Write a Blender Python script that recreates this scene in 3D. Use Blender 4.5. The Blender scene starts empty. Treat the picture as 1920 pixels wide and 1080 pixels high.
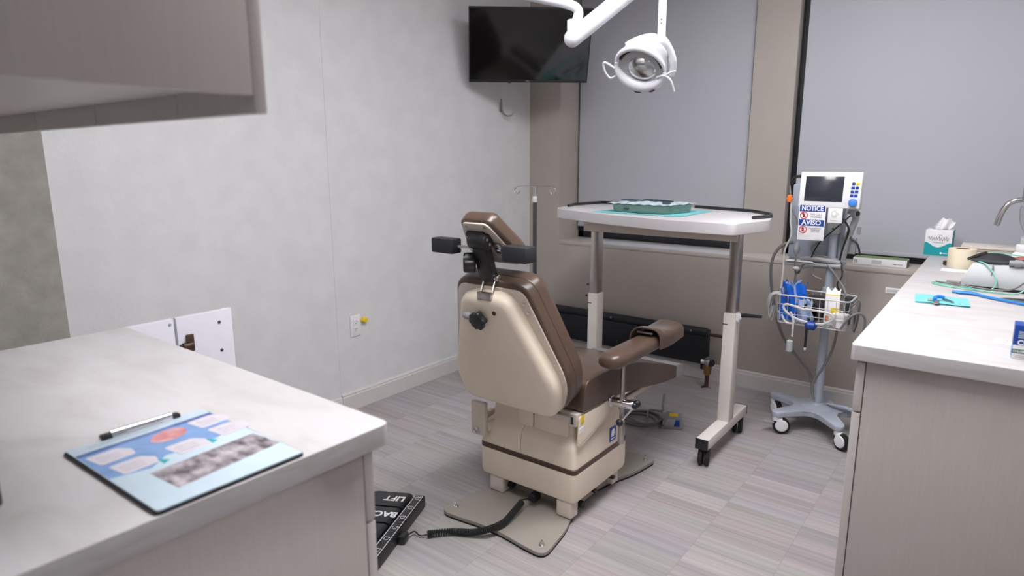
import bpy, bmesh, math, random
from mathutils import Vector, Matrix
random.seed(7)
SC = bpy.context.scene
COL = SC.collection
PI = math.pi
V3 = Vector

# ------------------------------------------------------------------ materials
def lin(c):
    return c / 12.92 if c <= 0.04045 else ((c + 0.055) / 1.055) ** 2.4

def rgb(r, g, b):
    return (lin(r / 255), lin(g / 255), lin(b / 255), 1)

def new_mat(name):
    m = bpy.data.materials.new(name); m.use_nodes = True
    nt = m.node_tree
    return m, nt, nt.nodes['Principled BSDF']

def mat(name, col, rough=0.5, metal=0.0, spec=0.5, var=0.06, scale=18.0, bump=0.0, bscale=150.0, coat=0.0, trans=0.0, stretch=None, col2=None, alpha=1.0):
    """principled material with a soft procedural tone variation"""
    m, nt, p = new_mat(name)
    N, L = nt.nodes, nt.links
    p.inputs['Roughness'].default_value = rough
    p.inputs['Metallic'].default_value = metal
    p.inputs['Specular IOR Level'].default_value = spec
    p.inputs['Coat Weight'].default_value = coat
    p.inputs['Transmission Weight'].default_value = trans
    p.inputs['Alpha'].default_value = alpha
    g = N.new('ShaderNodeNewGeometry')
    mp = N.new('ShaderNodeMapping'); mp.inputs['Scale'].default_value = stretch or (1, 1, 1)
    L.new(g.outputs['Position'], mp.inputs['Vector'])
    n = N.new('ShaderNodeTexNoise'); n.inputs['Scale'].default_value = scale; n.inputs['Detail'].default_value = 5
    L.new(mp.outputs[0], n.inputs['Vector'])
    r = N.new('ShaderNodeValToRGB')
    c2 = col2 or tuple(min(1, x * (1 + var)) for x in col[:3]) + (1,)
    c1 = tuple(x * (1 - var) for x in col[:3]) + (1,) if col2 is None else col
    r.color_ramp.elements[0].color = c1; r.color_ramp.elements[0].position = 0.32
    r.color_ramp.elements[1].color = c2; r.color_ramp.elements[1].position = 0.68
    L.new(n.outputs['Fac'], r.inputs['Fac']); L.new(r.outputs[0], p.inputs['Base Color'])
    if bump:
        n2 = N.new('ShaderNodeTexNoise'); n2.inputs['Scale'].default_value = bscale; n2.inputs['Detail'].default_value = 4
        L.new(mp.outputs[0], n2.inputs['Vector'])
        b = N.new('ShaderNodeBump'); b.inputs['Strength'].default_value = bump; b.inputs['Distance'].default_value = 0.004
        L.new(n2.outputs['Fac'], b.inputs['Height']); L.new(b.outputs[0], p.inputs['Normal'])
    return m

M = {}
M['wall'] = mat('wall_vinyl_white', rgb(220, 220, 222), 0.6, var=0.035, scale=9, bump=0.25, bscale=60)
M['concrete'] = mat('grey_concrete', rgb(158, 155, 148), 0.8, var=0.12, scale=14, bump=0.3, bscale=90)
M['taupe'] = mat('taupe_paint', rgb(176, 168, 161), 0.6, var=0.025, scale=5)
M['sill'] = mat('sill_paint', rgb(186, 178, 172), 0.5, var=0.05, scale=9)
M['ceil'] = mat('ceiling_white', rgb(225, 225, 224), 0.8, var=0.03, scale=30)
M['trim'] = mat('baseboard_paint', rgb(212, 208, 206), 0.45, var=0.02)
M['laminate'] = mat('wood_grain_laminate', rgb(182, 175, 171), 0.42, var=0.03, scale=34, stretch=(6, 6, 0.3), bump=0.06, bscale=60)
M['lam_edge'] = mat('laminate_edge', rgb(196, 190, 186), 0.4, var=0.03, scale=20, stretch=(6, 6, .25))
M['inner'] = mat('white_melamine', rgb(214, 214, 224), 0.4, var=0.02)
M['cream'] = mat('cream_plastic', rgb(229, 216, 198), 0.42, var=0.035, scale=7)
M['cream_metal'] = mat('cream_painted_metal', rgb(210, 199, 187), 0.4, var=0.03, scale=9)
M['leather'] = mat('brown_vinyl', rgb(86, 68, 58), 0.30, spec=0.6, var=0.06, scale=10, bump=0.08, bscale=320)
M['stripe'] = mat('brown_trim_strip', rgb(78, 58, 48), 0.4)
M['plate'] = mat('grey_enamel', rgb(150, 144, 136), 0.38, var=0.03, scale=8)
M['black'] = mat('black_plastic', rgb(30, 30, 33), 0.38, var=0.1)
M['blackfab'] = mat('black_foam', rgb(36, 37, 42), 0.6, var=0.1, scale=60, bump=0.1)
M['rubber'] = mat('black_rubber', rgb(26, 25, 26), 0.7, var=0.15)
M['chrome'] = mat('chrome', rgb(225, 225, 228), 0.12, metal=1, var=0.02)
M['steel'] = mat('brushed_steel', rgb(185, 180, 176), 0.3, metal=1, var=0.05, scale=40, stretch=(1, 1, .1))
M['iron'] = mat('dark_grey_tube', rgb(92, 94, 100), 0.35, metal=0.6, var=0.05)
M['navy'] = mat('dark_navy_enamel', rgb(22, 25, 33), 0.45, var=0.1, scale=12)
M['brass'] = mat('aged_brass', rgb(150, 112, 70), 0.4, metal=0.7, var=0.15, scale=60)
M['copper'] = mat('dark_pipe', rgb(80, 60, 50), 0.45, metal=0.5, var=0.15, scale=60)
M['white'] = mat('white_plastic', rgb(232, 232, 235), 0.3, var=0.02)
M['lampwhite'] = mat('glossy_white_enamel', rgb(222, 224, 230), 0.22, var=0.01, coat=0.3)
M['ivory'] = mat('off_white_table_enamel', rgb(220, 213, 208), 0.4, var=0.02)
M['topwhite'] = mat('white_table_laminate', rgb(214, 211, 214), 0.3, var=0.015)
M['cart'] = mat('blue_grey_cart_enamel', rgb(172, 179, 192), 0.42, var=0.03)
M['greyplastic'] = mat('grey_plastic', rgb(150, 150, 152), 0.45, var=0.05)
M['lightgrey'] = mat('light_grey_plastic', rgb(172, 176, 179), 0.4, var=0.03)
M['cable'] = mat('grey_cable', rgb(122, 120, 120), 0.5, var=0.05)
M['palecable'] = mat('pale_cable', rgb(196, 194, 188), 0.5, var=0.05)
M['wire'] = mat('white_coated_wire', rgb(205, 203, 202), 0.35, var=0.03)
M['blue'] = mat('royal_blue', rgb(24, 66, 150), 0.4, var=0.05)
M['skyblue'] = mat('bright_blue_plastic', rgb(40, 130, 215), 0.35, var=0.05)
M['knobblue'] = mat('blue_rotary', rgb(66, 130, 215), 0.35, var=0.05)
M['bagblue'] = mat('blue_glove_plastic', rgb(28, 104, 214), 0.35, var=0.25, scale=30)
M['bagclear'] = mat('crinkled_pale_plastic', rgb(170, 190, 225), 0.25, var=0.15, scale=40)
M['yellow'] = mat('yellow_plastic', rgb(240, 208, 40), 0.4, var=0.05)
M['orange'] = mat('orange_plastic', rgb(230, 120, 45), 0.4, var=0.05)
M['red'] = mat('red_ink', rgb(205, 48, 56), 0.5, var=0.05)
M['ink'] = mat('dark_ink', rgb(60, 60, 66), 0.6, var=0.05)
M['greyink'] = mat('grey_ink', rgb(150, 150, 156), 0.6, var=0.05)
M['paper'] = mat('white_paper', rgb(238, 238, 240), 0.7, var=0.015)
M['teal'] = mat('teal_card', rgb(20, 160, 168), 0.45, var=0.04)
M['tealnap'] = mat('aqua_paper', rgb(118, 196, 200), 0.7, var=0.03, scale=30)
M['aqua'] = mat('aqua_tubing', rgb(128, 196, 176), 0.3, var=0.05)
M['tray'] = mat('sage_green_tray', rgb(120, 140, 130), 0.35, var=0.04)
M['pouch'] = mat('pale_blue_pouch', rgb(196, 212, 218), 0.22, var=0.1, scale=26, bump=0.3, bscale=30)
M['steelblue'] = mat('instrument_steel', rgb(88, 108, 130), 0.2, metal=0.8, var=0.1)
M['tape'] = mat('cream_tape', rgb(232, 222, 196), 0.6, var=0.02)
M['core'] = mat('brown_card_core', rgb(150, 112, 84), 0.7)
M['green'] = mat('olive_green_card', rgb(118, 142, 92), 0.5, var=0.08)
M['dgreen'] = mat('dark_green_ink', rgb(24, 108, 76), 0.5)
M['beige'] = mat('beige_pad', rgb(214, 206, 198), 0.7, var=0.04)
M['beige2'] = mat('tan_pad', rgb(176, 164, 152), 0.7, var=0.06)
M['sheetblue'] = mat('pale_blue_print', rgb(190, 207, 218), 0.35, var=0.03)
M['bandblue'] = mat('blue_print', rgb(116, 150, 196), 0.35, var=0.12, scale=30)
M['darkband'] = mat('deep_blue_print', rgb(66, 92, 150), 0.35, var=0.06)
M['pale'] = mat('pale_pink_print', rgb(204, 198, 206), 0.35, var=0.05, scale=60)
M['lesion'] = mat('red_print', rgb(186, 104, 106), 0.35, col2=rgb(212, 172, 170), scale=40)
M['xray'] = mat('xray_print', rgb(52, 46, 50), 0.3, col2=rgb(190, 180, 186), scale=34, stretch=(1, 1.6, 1))
M['maskred'] = mat('dull_red', rgb(150, 70, 66), 0.5)
M['screen'] = None

def simple(name, col, rough, metal=0, spec=0.5, **k):
    return mat(name, col, rough, metal, spec, var=0.02, **k)
M['screen'] = simple('black_glass', rgb(10, 12, 15), 0.08, spec=0.6)
M['monitorglass'] = simple('monitor_glass', rgb(52, 55, 64), 0.15)
M['mirror'] = simple('mirror_reflector', rgb(228, 230, 232), 0.06, metal=1)
M['dichroic'] = simple('silver_bulb_shield', rgb(205, 208, 210), 0.18, metal=1)

def glassy(name, col, rough=0.08, ior=1.45):
    m, nt, p = new_mat(name)
    p.inputs['Base Color'].default_value = col
    p.inputs['Roughness'].default_value = rough
    p.inputs['Transmission Weight'].default_value = 1.0
    p.inputs['IOR'].default_value = ior
    return m
M['glass'] = glassy('window_glass', (0.95, 0.97, 1, 1), 0.02)
M['clear'] = glassy('clear_plastic', (0.93, 0.94, 0.96, 1), 0.12, 1.2)

def floor_mat():
    m, nt, p = new_mat('striped_vinyl_floor')
    N, L = nt.nodes, nt.links
    g = N.new('ShaderNodeNewGeometry')
    sx = N.new('ShaderNodeSeparateXYZ'); L.new(g.outputs['Position'], sx.inputs[0])
    def math_(op, a, b=None):
        n = N.new('ShaderNodeMath'); n.operation = op
        for i, v in ((0, a), (1, b)):
            if v is None: continue
            if isinstance(v, (int, float)): n.inputs[i].default_value = v
            else: L.new(v, n.inputs[i])
        return n.outputs[0]
    tw = 0.28
    # every second band of strips is laid half a board over
    xs = math_('MULTIPLY_ADD', sx.outputs['X'], 1 / tw); xs.node.inputs[2].default_value = 0.753 / tw + 40
    tx = math_('FLOOR', xs); fx = math_('FRACT', xs)
    def band(h, seed):
        yy = math_('FLOOR', math_('MULTIPLY', sx.outputs['Y'], 1 / h))
        c = N.new('ShaderNodeCombineXYZ'); L.new(tx, c.inputs[0]); L.new(yy, c.inputs[1]); c.inputs[2].default_value = seed
        w = N.new('ShaderNodeTexWhiteNoise'); w.noise_dimensions = '3D'; L.new(c.outputs[0], w.inputs['Vector'])
        return w.outputs['Value']
    b1, b2, b3 = band(0.048, 1.3), band(0.096, 7.7), band(0.016, 3.1)
    cs = N.new('ShaderNodeCombineXYZ')
    L.new(math_('MULTIPLY_ADD', tx, 3.7), cs.inputs[2])
    L.new(math_('MULTIPLY', sx.outputs['X'], 1.6), cs.inputs[0]); L.new(math_('MULTIPLY', sx.outputs['Y'], 75), cs.inputs[1])
    fn = N.new('ShaderNodeTexNoise'); fn.inputs['Scale'].default_value = 1.0; fn.inputs['Detail'].default_value = 3
    L.new(cs.outputs[0], fn.inputs['Vector'])
    hue = N.new('ShaderNodeValToRGB'); hue.color_ramp.interpolation = 'LINEAR'
    e = hue.color_ramp.elements
    e[0].color = rgb(160, 155, 156); e[0].position = 0
    e[1].color = rgb(168, 162, 161); e[1].position = 1
    for pos, c in ((0.25, rgb(164, 161, 157)), (0.5, rgb(163, 154, 154)), (0.75, rgb(164, 159, 163))):
        x = e.new(pos); x.color = c
    L.new(b2, hue.inputs[0])
    val = math_('ADD', math_('MULTIPLY', b1, 0.16), math_('MULTIPLY', b3, 0.07))
    val = math_('ADD', val, math_('MULTIPLY', fn.outputs['Fac'], 0.62))
    val = math_('ADD', val, 0.56)
    edge = math_('LESS_THAN', math_('ABSOLUTE', math_('SUBTRACT', fx, 0.5)), 0.4945)
    val = math_('MULTIPLY', val, math_('ADD', math_('MULTIPLY', edge, 0.13), 0.87))
    mx = N.new('ShaderNodeMix'); mx.data_type = 'RGBA'; mx.blend_type = 'MULTIPLY'; mx.inputs[0].default_value = 1
    cc = N.new('ShaderNodeCombineColor')
    for i in range(3): L.new(val, cc.inputs[i])
    L.new(hue.outputs[0], mx.inputs[6]); L.new(cc.outputs[0], mx.inputs[7])
    L.new(mx.outputs[2], p.inputs['Base Color'])
    p.inputs['Roughness'].default_value = 0.42
    p.inputs['Specular IOR Level'].default_value = 0.4
    return m
M['floor'] = floor_mat()

def counter_mat():
    m, nt, p = new_mat('pale_streaked_worktop')
    N, L = nt.nodes, nt.links
    g = N.new('ShaderNodeNewGeometry')
    mp = N.new('ShaderNodeMapping'); mp.inputs['Scale'].default_value = (2.2, 5.0, 26)
    mp.inputs['Rotation'].default_value = (0, 0, 0.25)
    L.new(g.outputs['Position'], mp.inputs[0])
    n = N.new('ShaderNodeTexNoise'); n.inputs['Scale'].default_value = 2.6; n.inputs['Detail'].default_value = 7; n.inputs['Distortion'].default_value = 0.6
    L.new(mp.outputs[0], n.inputs['Vector'])
    r = N.new('ShaderNodeValToRGB')
    r.color_ramp.elements[0].position = 0.28; r.color_ramp.elements[0].color = rgb(184, 180, 178)
    r.color_ramp.elements[1].position = 0.56; r.color_ramp.elements[1].color = rgb(197, 194, 195)
    L.new(n.outputs['Fac'], r.inputs[0]); L.new(r.outputs[0], p.inputs['Base Color'])
    p.inputs['Roughness'].default_value = 0.38
    return m
M['counter'] = counter_mat()

def blind_mat():
    m, nt, p = new_mat('grey_screen_fabric')
    N, L = nt.nodes, nt.links
    out = N['Material Output']
    g = N.new('ShaderNodeNewGeometry')
    mp = N.new('ShaderNodeMapping'); mp.inputs['Scale'].default_value = (1, 1, 1)
    L.new(g.outputs['Position'], mp.inputs[0])
    n = N.new('ShaderNodeTexNoise'); n.inputs['Scale'].default_value = 1.3; n.inputs['Detail'].default_value = 2
    L.new(mp.outputs[0], n.inputs['Vector'])
    r = N.new('ShaderNodeValToRGB')
    r.color_ramp.elements[0].color = rgb(204, 206, 216); r.color_ramp.elements[1].color = rgb(212, 212, 218)
    L.new(n.outputs['Fac'], r.inputs[0]); L.new(r.outputs[0], p.inputs['Base Color'])
    p.inputs['Roughness'].default_value = 0.75
    p.inputs['Specular IOR Level'].default_value = 0.2
    t = N.new('ShaderNodeBsdfTranslucent'); t.inputs['Color'].default_value = rgb(170, 176, 192)
    mx = N.new('ShaderNodeMixShader'); mx.inputs[0].default_value = 0.25
    L.new(p.outputs[0], mx.inputs[1]); L.new(t.outputs[0], mx.inputs[2]); L.new(mx.outputs[0], out.inputs['Surface'])
    return m
M['blind'] = blind_mat()

def emit(name, col, s):
    m, nt, p = new_mat(name)
    p.inputs['Emission Color'].default_value = col
    p.inputs['Emission Strength'].default_value = s
    p.inputs['Base Color'].default_value = (0.9, 0.9, 0.9, 1)
    return m

# ------------------------------------------------------------------ mesh building
def fillet(poly, r, n=5):
    out = []
    k = len(poly)
    for i in range(k):
        p = V3(poly[i]).to_2d(); a = V3(poly[i - 1]).to_2d(); b = V3(poly[(i + 1) % k]).to_2d()
        ri = r[i] if isinstance(r, (list, tuple)) else r
        d1 = (a - p); d2 = (b - p)
        ri = min(ri, d1.length * 0.49, d2.length * 0.49)
        if ri < 1e-5: out.append((p.x, p.y)); continue
        s = p + d1.normalized() * ri; e = p + d2.normalized() * ri
        for j in range(n + 1):
            t = j / n
            q = s * (1 - t) ** 2 + p * 2 * t * (1 - t) + e * t * t
            out.append((q.x, q.y))
    return out

def smooth_path(pts, n=6, closed=False):
    P = [V3(p) for p in pts]
    out = []
    k = len(P)
    rng = range(k if closed else k - 1)
    for i in rng:
        if closed: p0, p1, p2, p3 = P[i - 1], P[i], P[(i + 1) % k], P[(i + 2) % k]
        else: p0, p1, p2, p3 = P[max(i - 1, 0)], P[i], P[i + 1], P[min(i + 2, k - 1)]
        for j in range(n):
            t = j / n
            out.append(0.5 * ((2 * p1) + (p2 - p0) * t + (2 * p0 - 5 * p1 + 4 * p2 - p3) * t * t + (3 * p1 - p0 - 3 * p2 + p3) * t ** 3))
    if not closed: out.append(P[-1])
    return out

def frame(z, x=None):
    z = V3(z).normalized()
    if x is None: x = V3((1, 0, 0)) if abs(z.x) < 0.9 else V3((0, 1, 0))
    x = V3(x); x = (x - z * x.dot(z)).normalized()
    y = z.cross(x)
    return x, y, z

def mtx(o, x, y, z):
    m = Matrix.Identity(4)
    for i, a in enumerate((x, y, z)):
        for j in range(3): m[j][i] = a[j]
    for j in range(3): m[j][3] = o[j]
    return m

class B:
    def __init__(self): self.bm = bmesh.new()
    def _bevel(self, geom_edges, w, seg=3):
        if w > 0:
            bmesh.ops.bevel(self.bm, geom=list(geom_edges), offset=w, offset_type='OFFSET', segments=seg, profile=0.5, affect='EDGES', clamp_overlap=True)
    def box(self, lo, hi, bev=0.0, seg=2, m=None):
        lo, hi = V3(lo), V3(hi)
        tmp = bmesh.new()
        bmesh.ops.create_cube(tmp, size=1)
        for v in tmp.verts:
            v.co = V3((lo[i] + (hi[i] - lo[i]) * (v.co[i] + 0.5) for i in range(3)))
        if bev: bmesh.ops.bevel(tmp, geom=list(tmp.edges), offset=bev, offset_type='OFFSET', segments=seg, profile=0.5, affect='EDGES', clamp_overlap=True)
        return self._merge(tmp, m)
    def _merge(self, tmp, m=None):
        if m is not None: bmesh.ops.transform(tmp, matrix=m, verts=tmp.verts)
        bmesh.ops.recalc_face_normals(tmp, faces=tmp.faces)
        me = bpy.data.meshes.new('tmp'); tmp.to_mesh(me); tmp.free()
        self.bm.from_mesh(me); bpy.data.meshes.remove(me)
        return self
    def prism(self, poly, d0, d1, m=None, bev=0.0, seg=3, bev0=None):
        """polygon in local xy extruded from z=d0 to z=d1; rim edges rounded"""
        tmp = bmesh.new()
        a = [tmp.verts.new((p[0], p[1], d0)) for p in poly]
        b = [tmp.verts.new((p[0], p[1], d1)) for p in poly]
        n = len(poly)
        f0 = tmp.faces.new(list(reversed(a))); f1 = tmp.faces.new(b)
        for i in range(n): tmp.faces.new((a[i], a[(i + 1) % n], b[(i + 1) % n], b[i]))
        if bev0 is None: bev0 = bev
        e1 = list(f1.edges); e0 = list(f0.edges)
        if bev > 0: bmesh.ops.bevel(tmp, geom=e1, offset=bev, offset_type='OFFSET', segments=seg, profile=0.5, affect='EDGES', clamp_overlap=True)
        if bev0 > 0:
            e0 = [e for e in tmp.edges if abs(e.verts[0].co.z - d0) < 1e-7 and abs(e.verts[1].co.z - d0) < 1e-7]
            bmesh.ops.bevel(tmp, geom=e0, offset=bev0, offset_type='OFFSET', segments=seg, profile=0.5, affect='EDGES', clamp_overlap=True)
        return self._merge(tmp, m)
    def pad(self, poly, d0, d1, m, b0, b1, n=5, flat0=False):
        """convex rounded polygon with clean rounded rims: inset b1 at d1 side, b0 at d0 side"""
        P = [V3((p[0], p[1])) .to_2d() for p in poly]
        k = len(P)
        def inset(d):
            out = []
            for i in range(k):
                a = P[i] - P[i - 1]; b = P[(i + 1) % k] - P[i]
                if a.length < 1e-9: a = P[i] - P[i - 2]
                if b.length < 1e-9: b = P[(i + 2) % k] - P[i]
                a.normalize(); b.normalize()
                na = V3((-a.y, a.x)).to_2d(); nb = V3((-b.y, b.x)).to_2d()
                nn = na + nb
                nn = nn / max(0.35, nn.dot(na)) if nn.length > 1e-9 else na
                out.append(P[i] + nn * d)
            return out
        sg = 1 if d1 > d0 else -1
        rows = []
        for i in range(n + 1):
            q = PI / 2 * i / n
            if b0 > 0: rows.append((b0 * (1 - math.sin(q)), d0 + sg * b0 * (1 - math.cos(q))))
        if b0 <= 0: rows.append((0, d0))
        for i in range(n + 1):
            q = PI / 2 * i / n
            if b1 > 0: rows.append((b1 * (1 - math.cos(q)), d1 - sg * b1 * (1 - math.sin(q))))
        if b1 <= 0: rows.append((0, d1))
        rings = [[m @ V3((p.x, p.y, z)) for p in inset(d)] for d, z in rows]
        return self.loft(rings)
    def loft(self, rings, cap=True):
        tmp = bmesh.new()
        R = [[tmp.verts.new(p) for p in r] for r in rings]
        n = len(R[0])
        for a, b in zip(R, R[1:]):
            for i in range(n): tmp.faces.new((a[i], a[(i + 1) % n], b[(i + 1) % n], b[i]))
        if cap:
            tmp.faces.new(list(reversed(R[0]))); tmp.faces.new(R[-1])
        return self._merge(tmp)
    def cyl(self, p0, p1, r, r2=None, seg=16, bev=0.0):
        p0, p1 = V3(p0), V3(p1)
        x, y, z = frame(p1 - p0)
        r2 = r if r2 is None else r2
        L = (p1 - p0).length
        prof = [(0, r), (L, r2)]
        if bev: prof = [(0, r - bev), (bev * .3, r - bev * .3), (bev, r), (L - bev, r2), (L - bev * .3, r2 - bev * .3), (L, r2 - bev)]
        rings = [[p0 + z * h + (x * math.cos(2 * PI * i / seg) + y * math.sin(2 * PI * i / seg)) * q for i in range(seg)] for h, q in prof]
        return self.loft(rings)
    def lathe(self, prof, o, axis=(0, 0, 1), seg=24, cap=True, xaxis=None, sx=1.0, sy=1.0):
        o = V3(o); x, y, z = frame(axis, xaxis)
        rings = [[o + z * h + x * (q * sx * math.cos(2 * PI * i / seg)) + y * (q * sy * math.sin(2 * PI * i / seg)) for i in range(seg)] for q, h in prof]
        return self.loft(rings, cap)
    def tube(self, pts, r, seg=8, closed=False, flat=None):
        P = [V3(p) for p in pts]
        n = len(P)
        tmp = bmesh.new()
        prev = None; R = []
        for i, p in enumerate(P):
            if closed: t = P[(i + 1) % n] - P[i - 1]
            else: t = P[min(i + 1, n - 1)] - P[max(i - 1, 0)]
            if t.length < 1e-9: t = V3((0, 0, 1))
            t.normalize()
            x, y, z = frame(t, prev); prev = x
            ri = r[i] if isinstance(r, (list, tuple)) else r
            R.append([tmp.verts.new(p + x * (math.cos(2 * PI * k / seg) * ri) + y * (math.sin(2 * PI * k / seg) * ri * (flat or 1))) for k in range(seg)])
        for i in range(n if closed else n - 1):
            a, b = R[i], R[(i + 1) % n]
            for k in range(seg): tmp.faces.new((a[k], a[(k + 1) % seg], b[(k + 1) % seg], b[k]))
        if not closed:
            tmp.faces.new(list(reversed(R[0]))); tmp.faces.new(R[-1])
        return self._merge(tmp)
    def ball(self, c, r, sc=(1, 1, 1), seg=16, m=None):
        tmp = bmesh.new()
        bmesh.ops.create_uvsphere(tmp, u_segments=seg, v_segments=max(6, seg // 2), radius=r)
        for v in tmp.verts: v.co = V3((v.co.x * sc[0], v.co.y * sc[1], v.co.z * sc[2]))
        mm = Matrix.Translation(V3(c))
        if m is not None: mm = mm @ m
        return self._merge(tmp, mm)
    def grid(self, fn, nu, nv, thick=0.0):
        """fn(u,v)->point, u,v in 0..1; optional thickness along the normal"""
        tmp = bmesh.new()
        Q = [[V3(fn(i / nu, j / nv)) for j in range(nv + 1)] for i in range(nu + 1)]
        G = [[tmp.verts.new(q) for q in row] for row in Q]
        for i in range(nu):
            for j in range(nv): tmp.faces.new((G[i][j], G[i + 1][j], G[i + 1][j + 1], G[i][j + 1]))
        if thick:
            H = []
            for i in range(nu + 1):
                row = []
                for j in range(nv + 1):
                    du = Q[min(i + 1, nu)][j] - Q[max(i - 1, 0)][j]; dv = Q[i][min(j + 1, nv)] - Q[i][max(j - 1, 0)]
                    nn = du.cross(dv)
                    nn = nn.normalized() if nn.length > 1e-12 else V3((0, 0, 1))
                    row.append(tmp.verts.new(Q[i][j] - nn * thick))
                H.append(row)
            for i in range(nu):
                for j in range(nv): tmp.faces.new((H[i][j], H[i][j + 1], H[i + 1][j + 1], H[i + 1][j]))
            loop = [(i, 0) for i in range(nu)] + [(nu, j) for j in range(nv)] + [(i, nv) for i in range(nu, 0, -1)] + [(0, j) for j in range(nv, 0, -1)]
            for a, b in zip(loop, loop[1:] + loop[:1]):
                tmp.faces.new((G[b[0]][b[1]], G[a[0]][a[1]], H[a[0]][a[1]], H[b[0]][b[1]]))
        return self._merge(tmp)
    def build(self, name, material, parent=None, angle=38):
        me = bpy.data.meshes.new(name)
        off = worldloc(parent) if parent else V3((0, 0, 0))
        if off.length: bmesh.ops.translate(self.bm, vec=-off, verts=self.bm.verts)
        self.bm.to_mesh(me); self.bm.free()
        for p in me.polygons: p.use_smooth = True
        me.set_sharp_from_angle(angle=math.radians(angle))
        me.materials.append(material)
        o = bpy.data.objects.new(name, me); COL.objects.link(o)
        if parent: o.parent = parent
        return o

def worldloc(o):
    v = V3((0, 0, 0))
    while o: v += o.location; o = o.parent
    return v

def thing(name, label, cat, loc=(0, 0, 0), group=None):
    o = bpy.data.objects.new(name, None); COL.objects.link(o)
    o.location = loc; o.empty_display_size = 0.05
    o['label'] = label; o['category'] = cat
    if group: o['group'] = group
    return o

def tag(o, label, cat, group=None):
    o['label'] = label; o['category'] = cat
    if group: o['group'] = group
    return o

def st(o):
    o['kind'] = 'structure'; return o

def plab(o, label):
    o['label'] = label; return o

def copy_tree(o, parent=None):
    c = o.copy(); COL.objects.link(c)
    if parent: c.parent = parent
    for ch in [x for x in bpy.data.objects if x.parent == o]: copy_tree(ch, c)
    return c

def letters(body, size, o, x, y, material, name, parent, bold=0.0, ext=0.0006, align='CENTER', wscale=1.0):
    """lettering lying in the plane x (reading direction), y (up), centred at o"""
    cu = bpy.data.curves.new('lettering', 'FONT')
    cu.body = body; cu.size = size; cu.align_x = align; cu.align_y = 'CENTER'
    cu.offset = bold; cu.extrude = ext; cu.resolution_u = 3
    t = bpy.data.objects.new('lettering_tmp', cu); COL.objects.link(t)
    dg = bpy.context.evaluated_depsgraph_get()
    me = bpy.data.meshes.new_from_object(t.evaluated_get(dg))
    bpy.data.objects.remove(t); bpy.data.curves.remove(cu)
    x = V3(x).normalized(); y = V3(y).normalized(); z = x.cross(y)
    m = mtx(V3(o) - (worldloc(parent) if parent else V3((0, 0, 0))), x * wscale, y, z)
    me.transform(m)
    me.materials.clear(); me.materials.append(material)
    ob = bpy.data.objects.new(name, me); COL.objects.link(ob); ob.name = name
    if parent: ob.parent = parent
    return ob

# ================================================================== the room
st(B().box((-2.95, -1.75, -0.08), (1.75, 4.35, 0)).build('floor', M['floor']))
st(B().box((-2.95, -1.75, 2.6), (1.75, 4.35, 2.7)).build('ceiling', M['ceil']))
st(B().box((-2.95, -1.75, 0), (-2.7425, 2.052, 2.6)).box((-2.95, 2.052, 0), (-2.74, 4.3, 2.6)).build('wall_left', M['wall']))
st(B().box((-2.80, -1.7, 0), (-2.738, 0.842, 2.6)).build('wall_left_column', M['concrete']))
st(B().box((-2.74, 3.78, 0), (1.75, 4.15, 0.765)).box((-2.74, 3.78, 0.765), (-2.484, 4.15, 2.6)).box((-1.272, 3.965, 0.79), (-1.035, 4.15, 2.45))
   .box((-2.484, 3.78, 2.45), (1.75, 4.15, 2.6)).box((0.375, 3.78, 0.765), (1.75, 4.15, 2.45)).build('wall_back', M['taupe']))
st(B().box((0.38, 1.45, 0), (0.50, 3.78, 2.6)).build('wall_right_partition', M['taupe']))
st(B().box((1.65, -1.75, 0), (1.75, 3.78, 2.6)).build('wall_right', M['wall']))
st(B().box((-2.738, -1.75, 0), (1.65, -1.65, 2.6)).build('wall_rear', M['wall']))
st(B().box((-2.484, 3.776, 0.765), (0.375, 4.10, 0.79), 0.002).build('trim_1', M['sill']))

def base_profile(h, d):
    return [(0, 0), (d, 0), (d, h * 0.80), (d * 0.8, h * 0.86), (d * 0.85, h * 0.93), (d * 0.55, h), (0, h)]
def baseboard(name, p0, p1, out, h, d):
    p0, p1 = V3(p0), V3(p1)
    z = (p1 - p0).normalized(); x = V3(out); y = V3((0, 0, 1))
    m = mtx(p0, x, y, z)
    return st(B().prism(base_profile(h, d), 0, (p1 - p0).length, m).build(name, M['trim'], angle=25))
baseboard('baseboard_left', (-2.74, 2.052, 0), (-2.74, 3.78, 0), (1, 0, 0), 0.103, 0.016)
baseboard('baseboard_left_near', (-2.7425, 0.842, 0), (-2.7425, 2.052, 0), (1, 0, 0), 0.088, 0.013)
baseboard('baseboard_back', (-2.724, 3.78, 0), (0.38, 3.78, 0), (0, -1, 0), 0.103, 0.016)

def window(name, x0, x1, z0):
    w = st(B().box((x0, 4.03, z0), (x1, 4.09, z0 + 0.045), 0.003).box((x0, 4.03, z0), (x0 + 0.045, 4.09, 2.45), 0.003)
           .box((x1 - 0.045, 4.03, z0), (x1, 4.09, 2.45), 0.003).box((x0, 4.03, 2.40), (x1, 4.09, 2.45), 0.003).build(name, M['navy']))
    g = B().box((x0 + .045, 4.058, z0 + .045), (x1 - .045, 4.064, 2.40)).build('window_pane', M['glass'], w)
    return w
w1 = window('window_1', -2.482, -1.274, 0.792)
w2 = window('window_2', -1.033, 0.374, 0.792)

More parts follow.
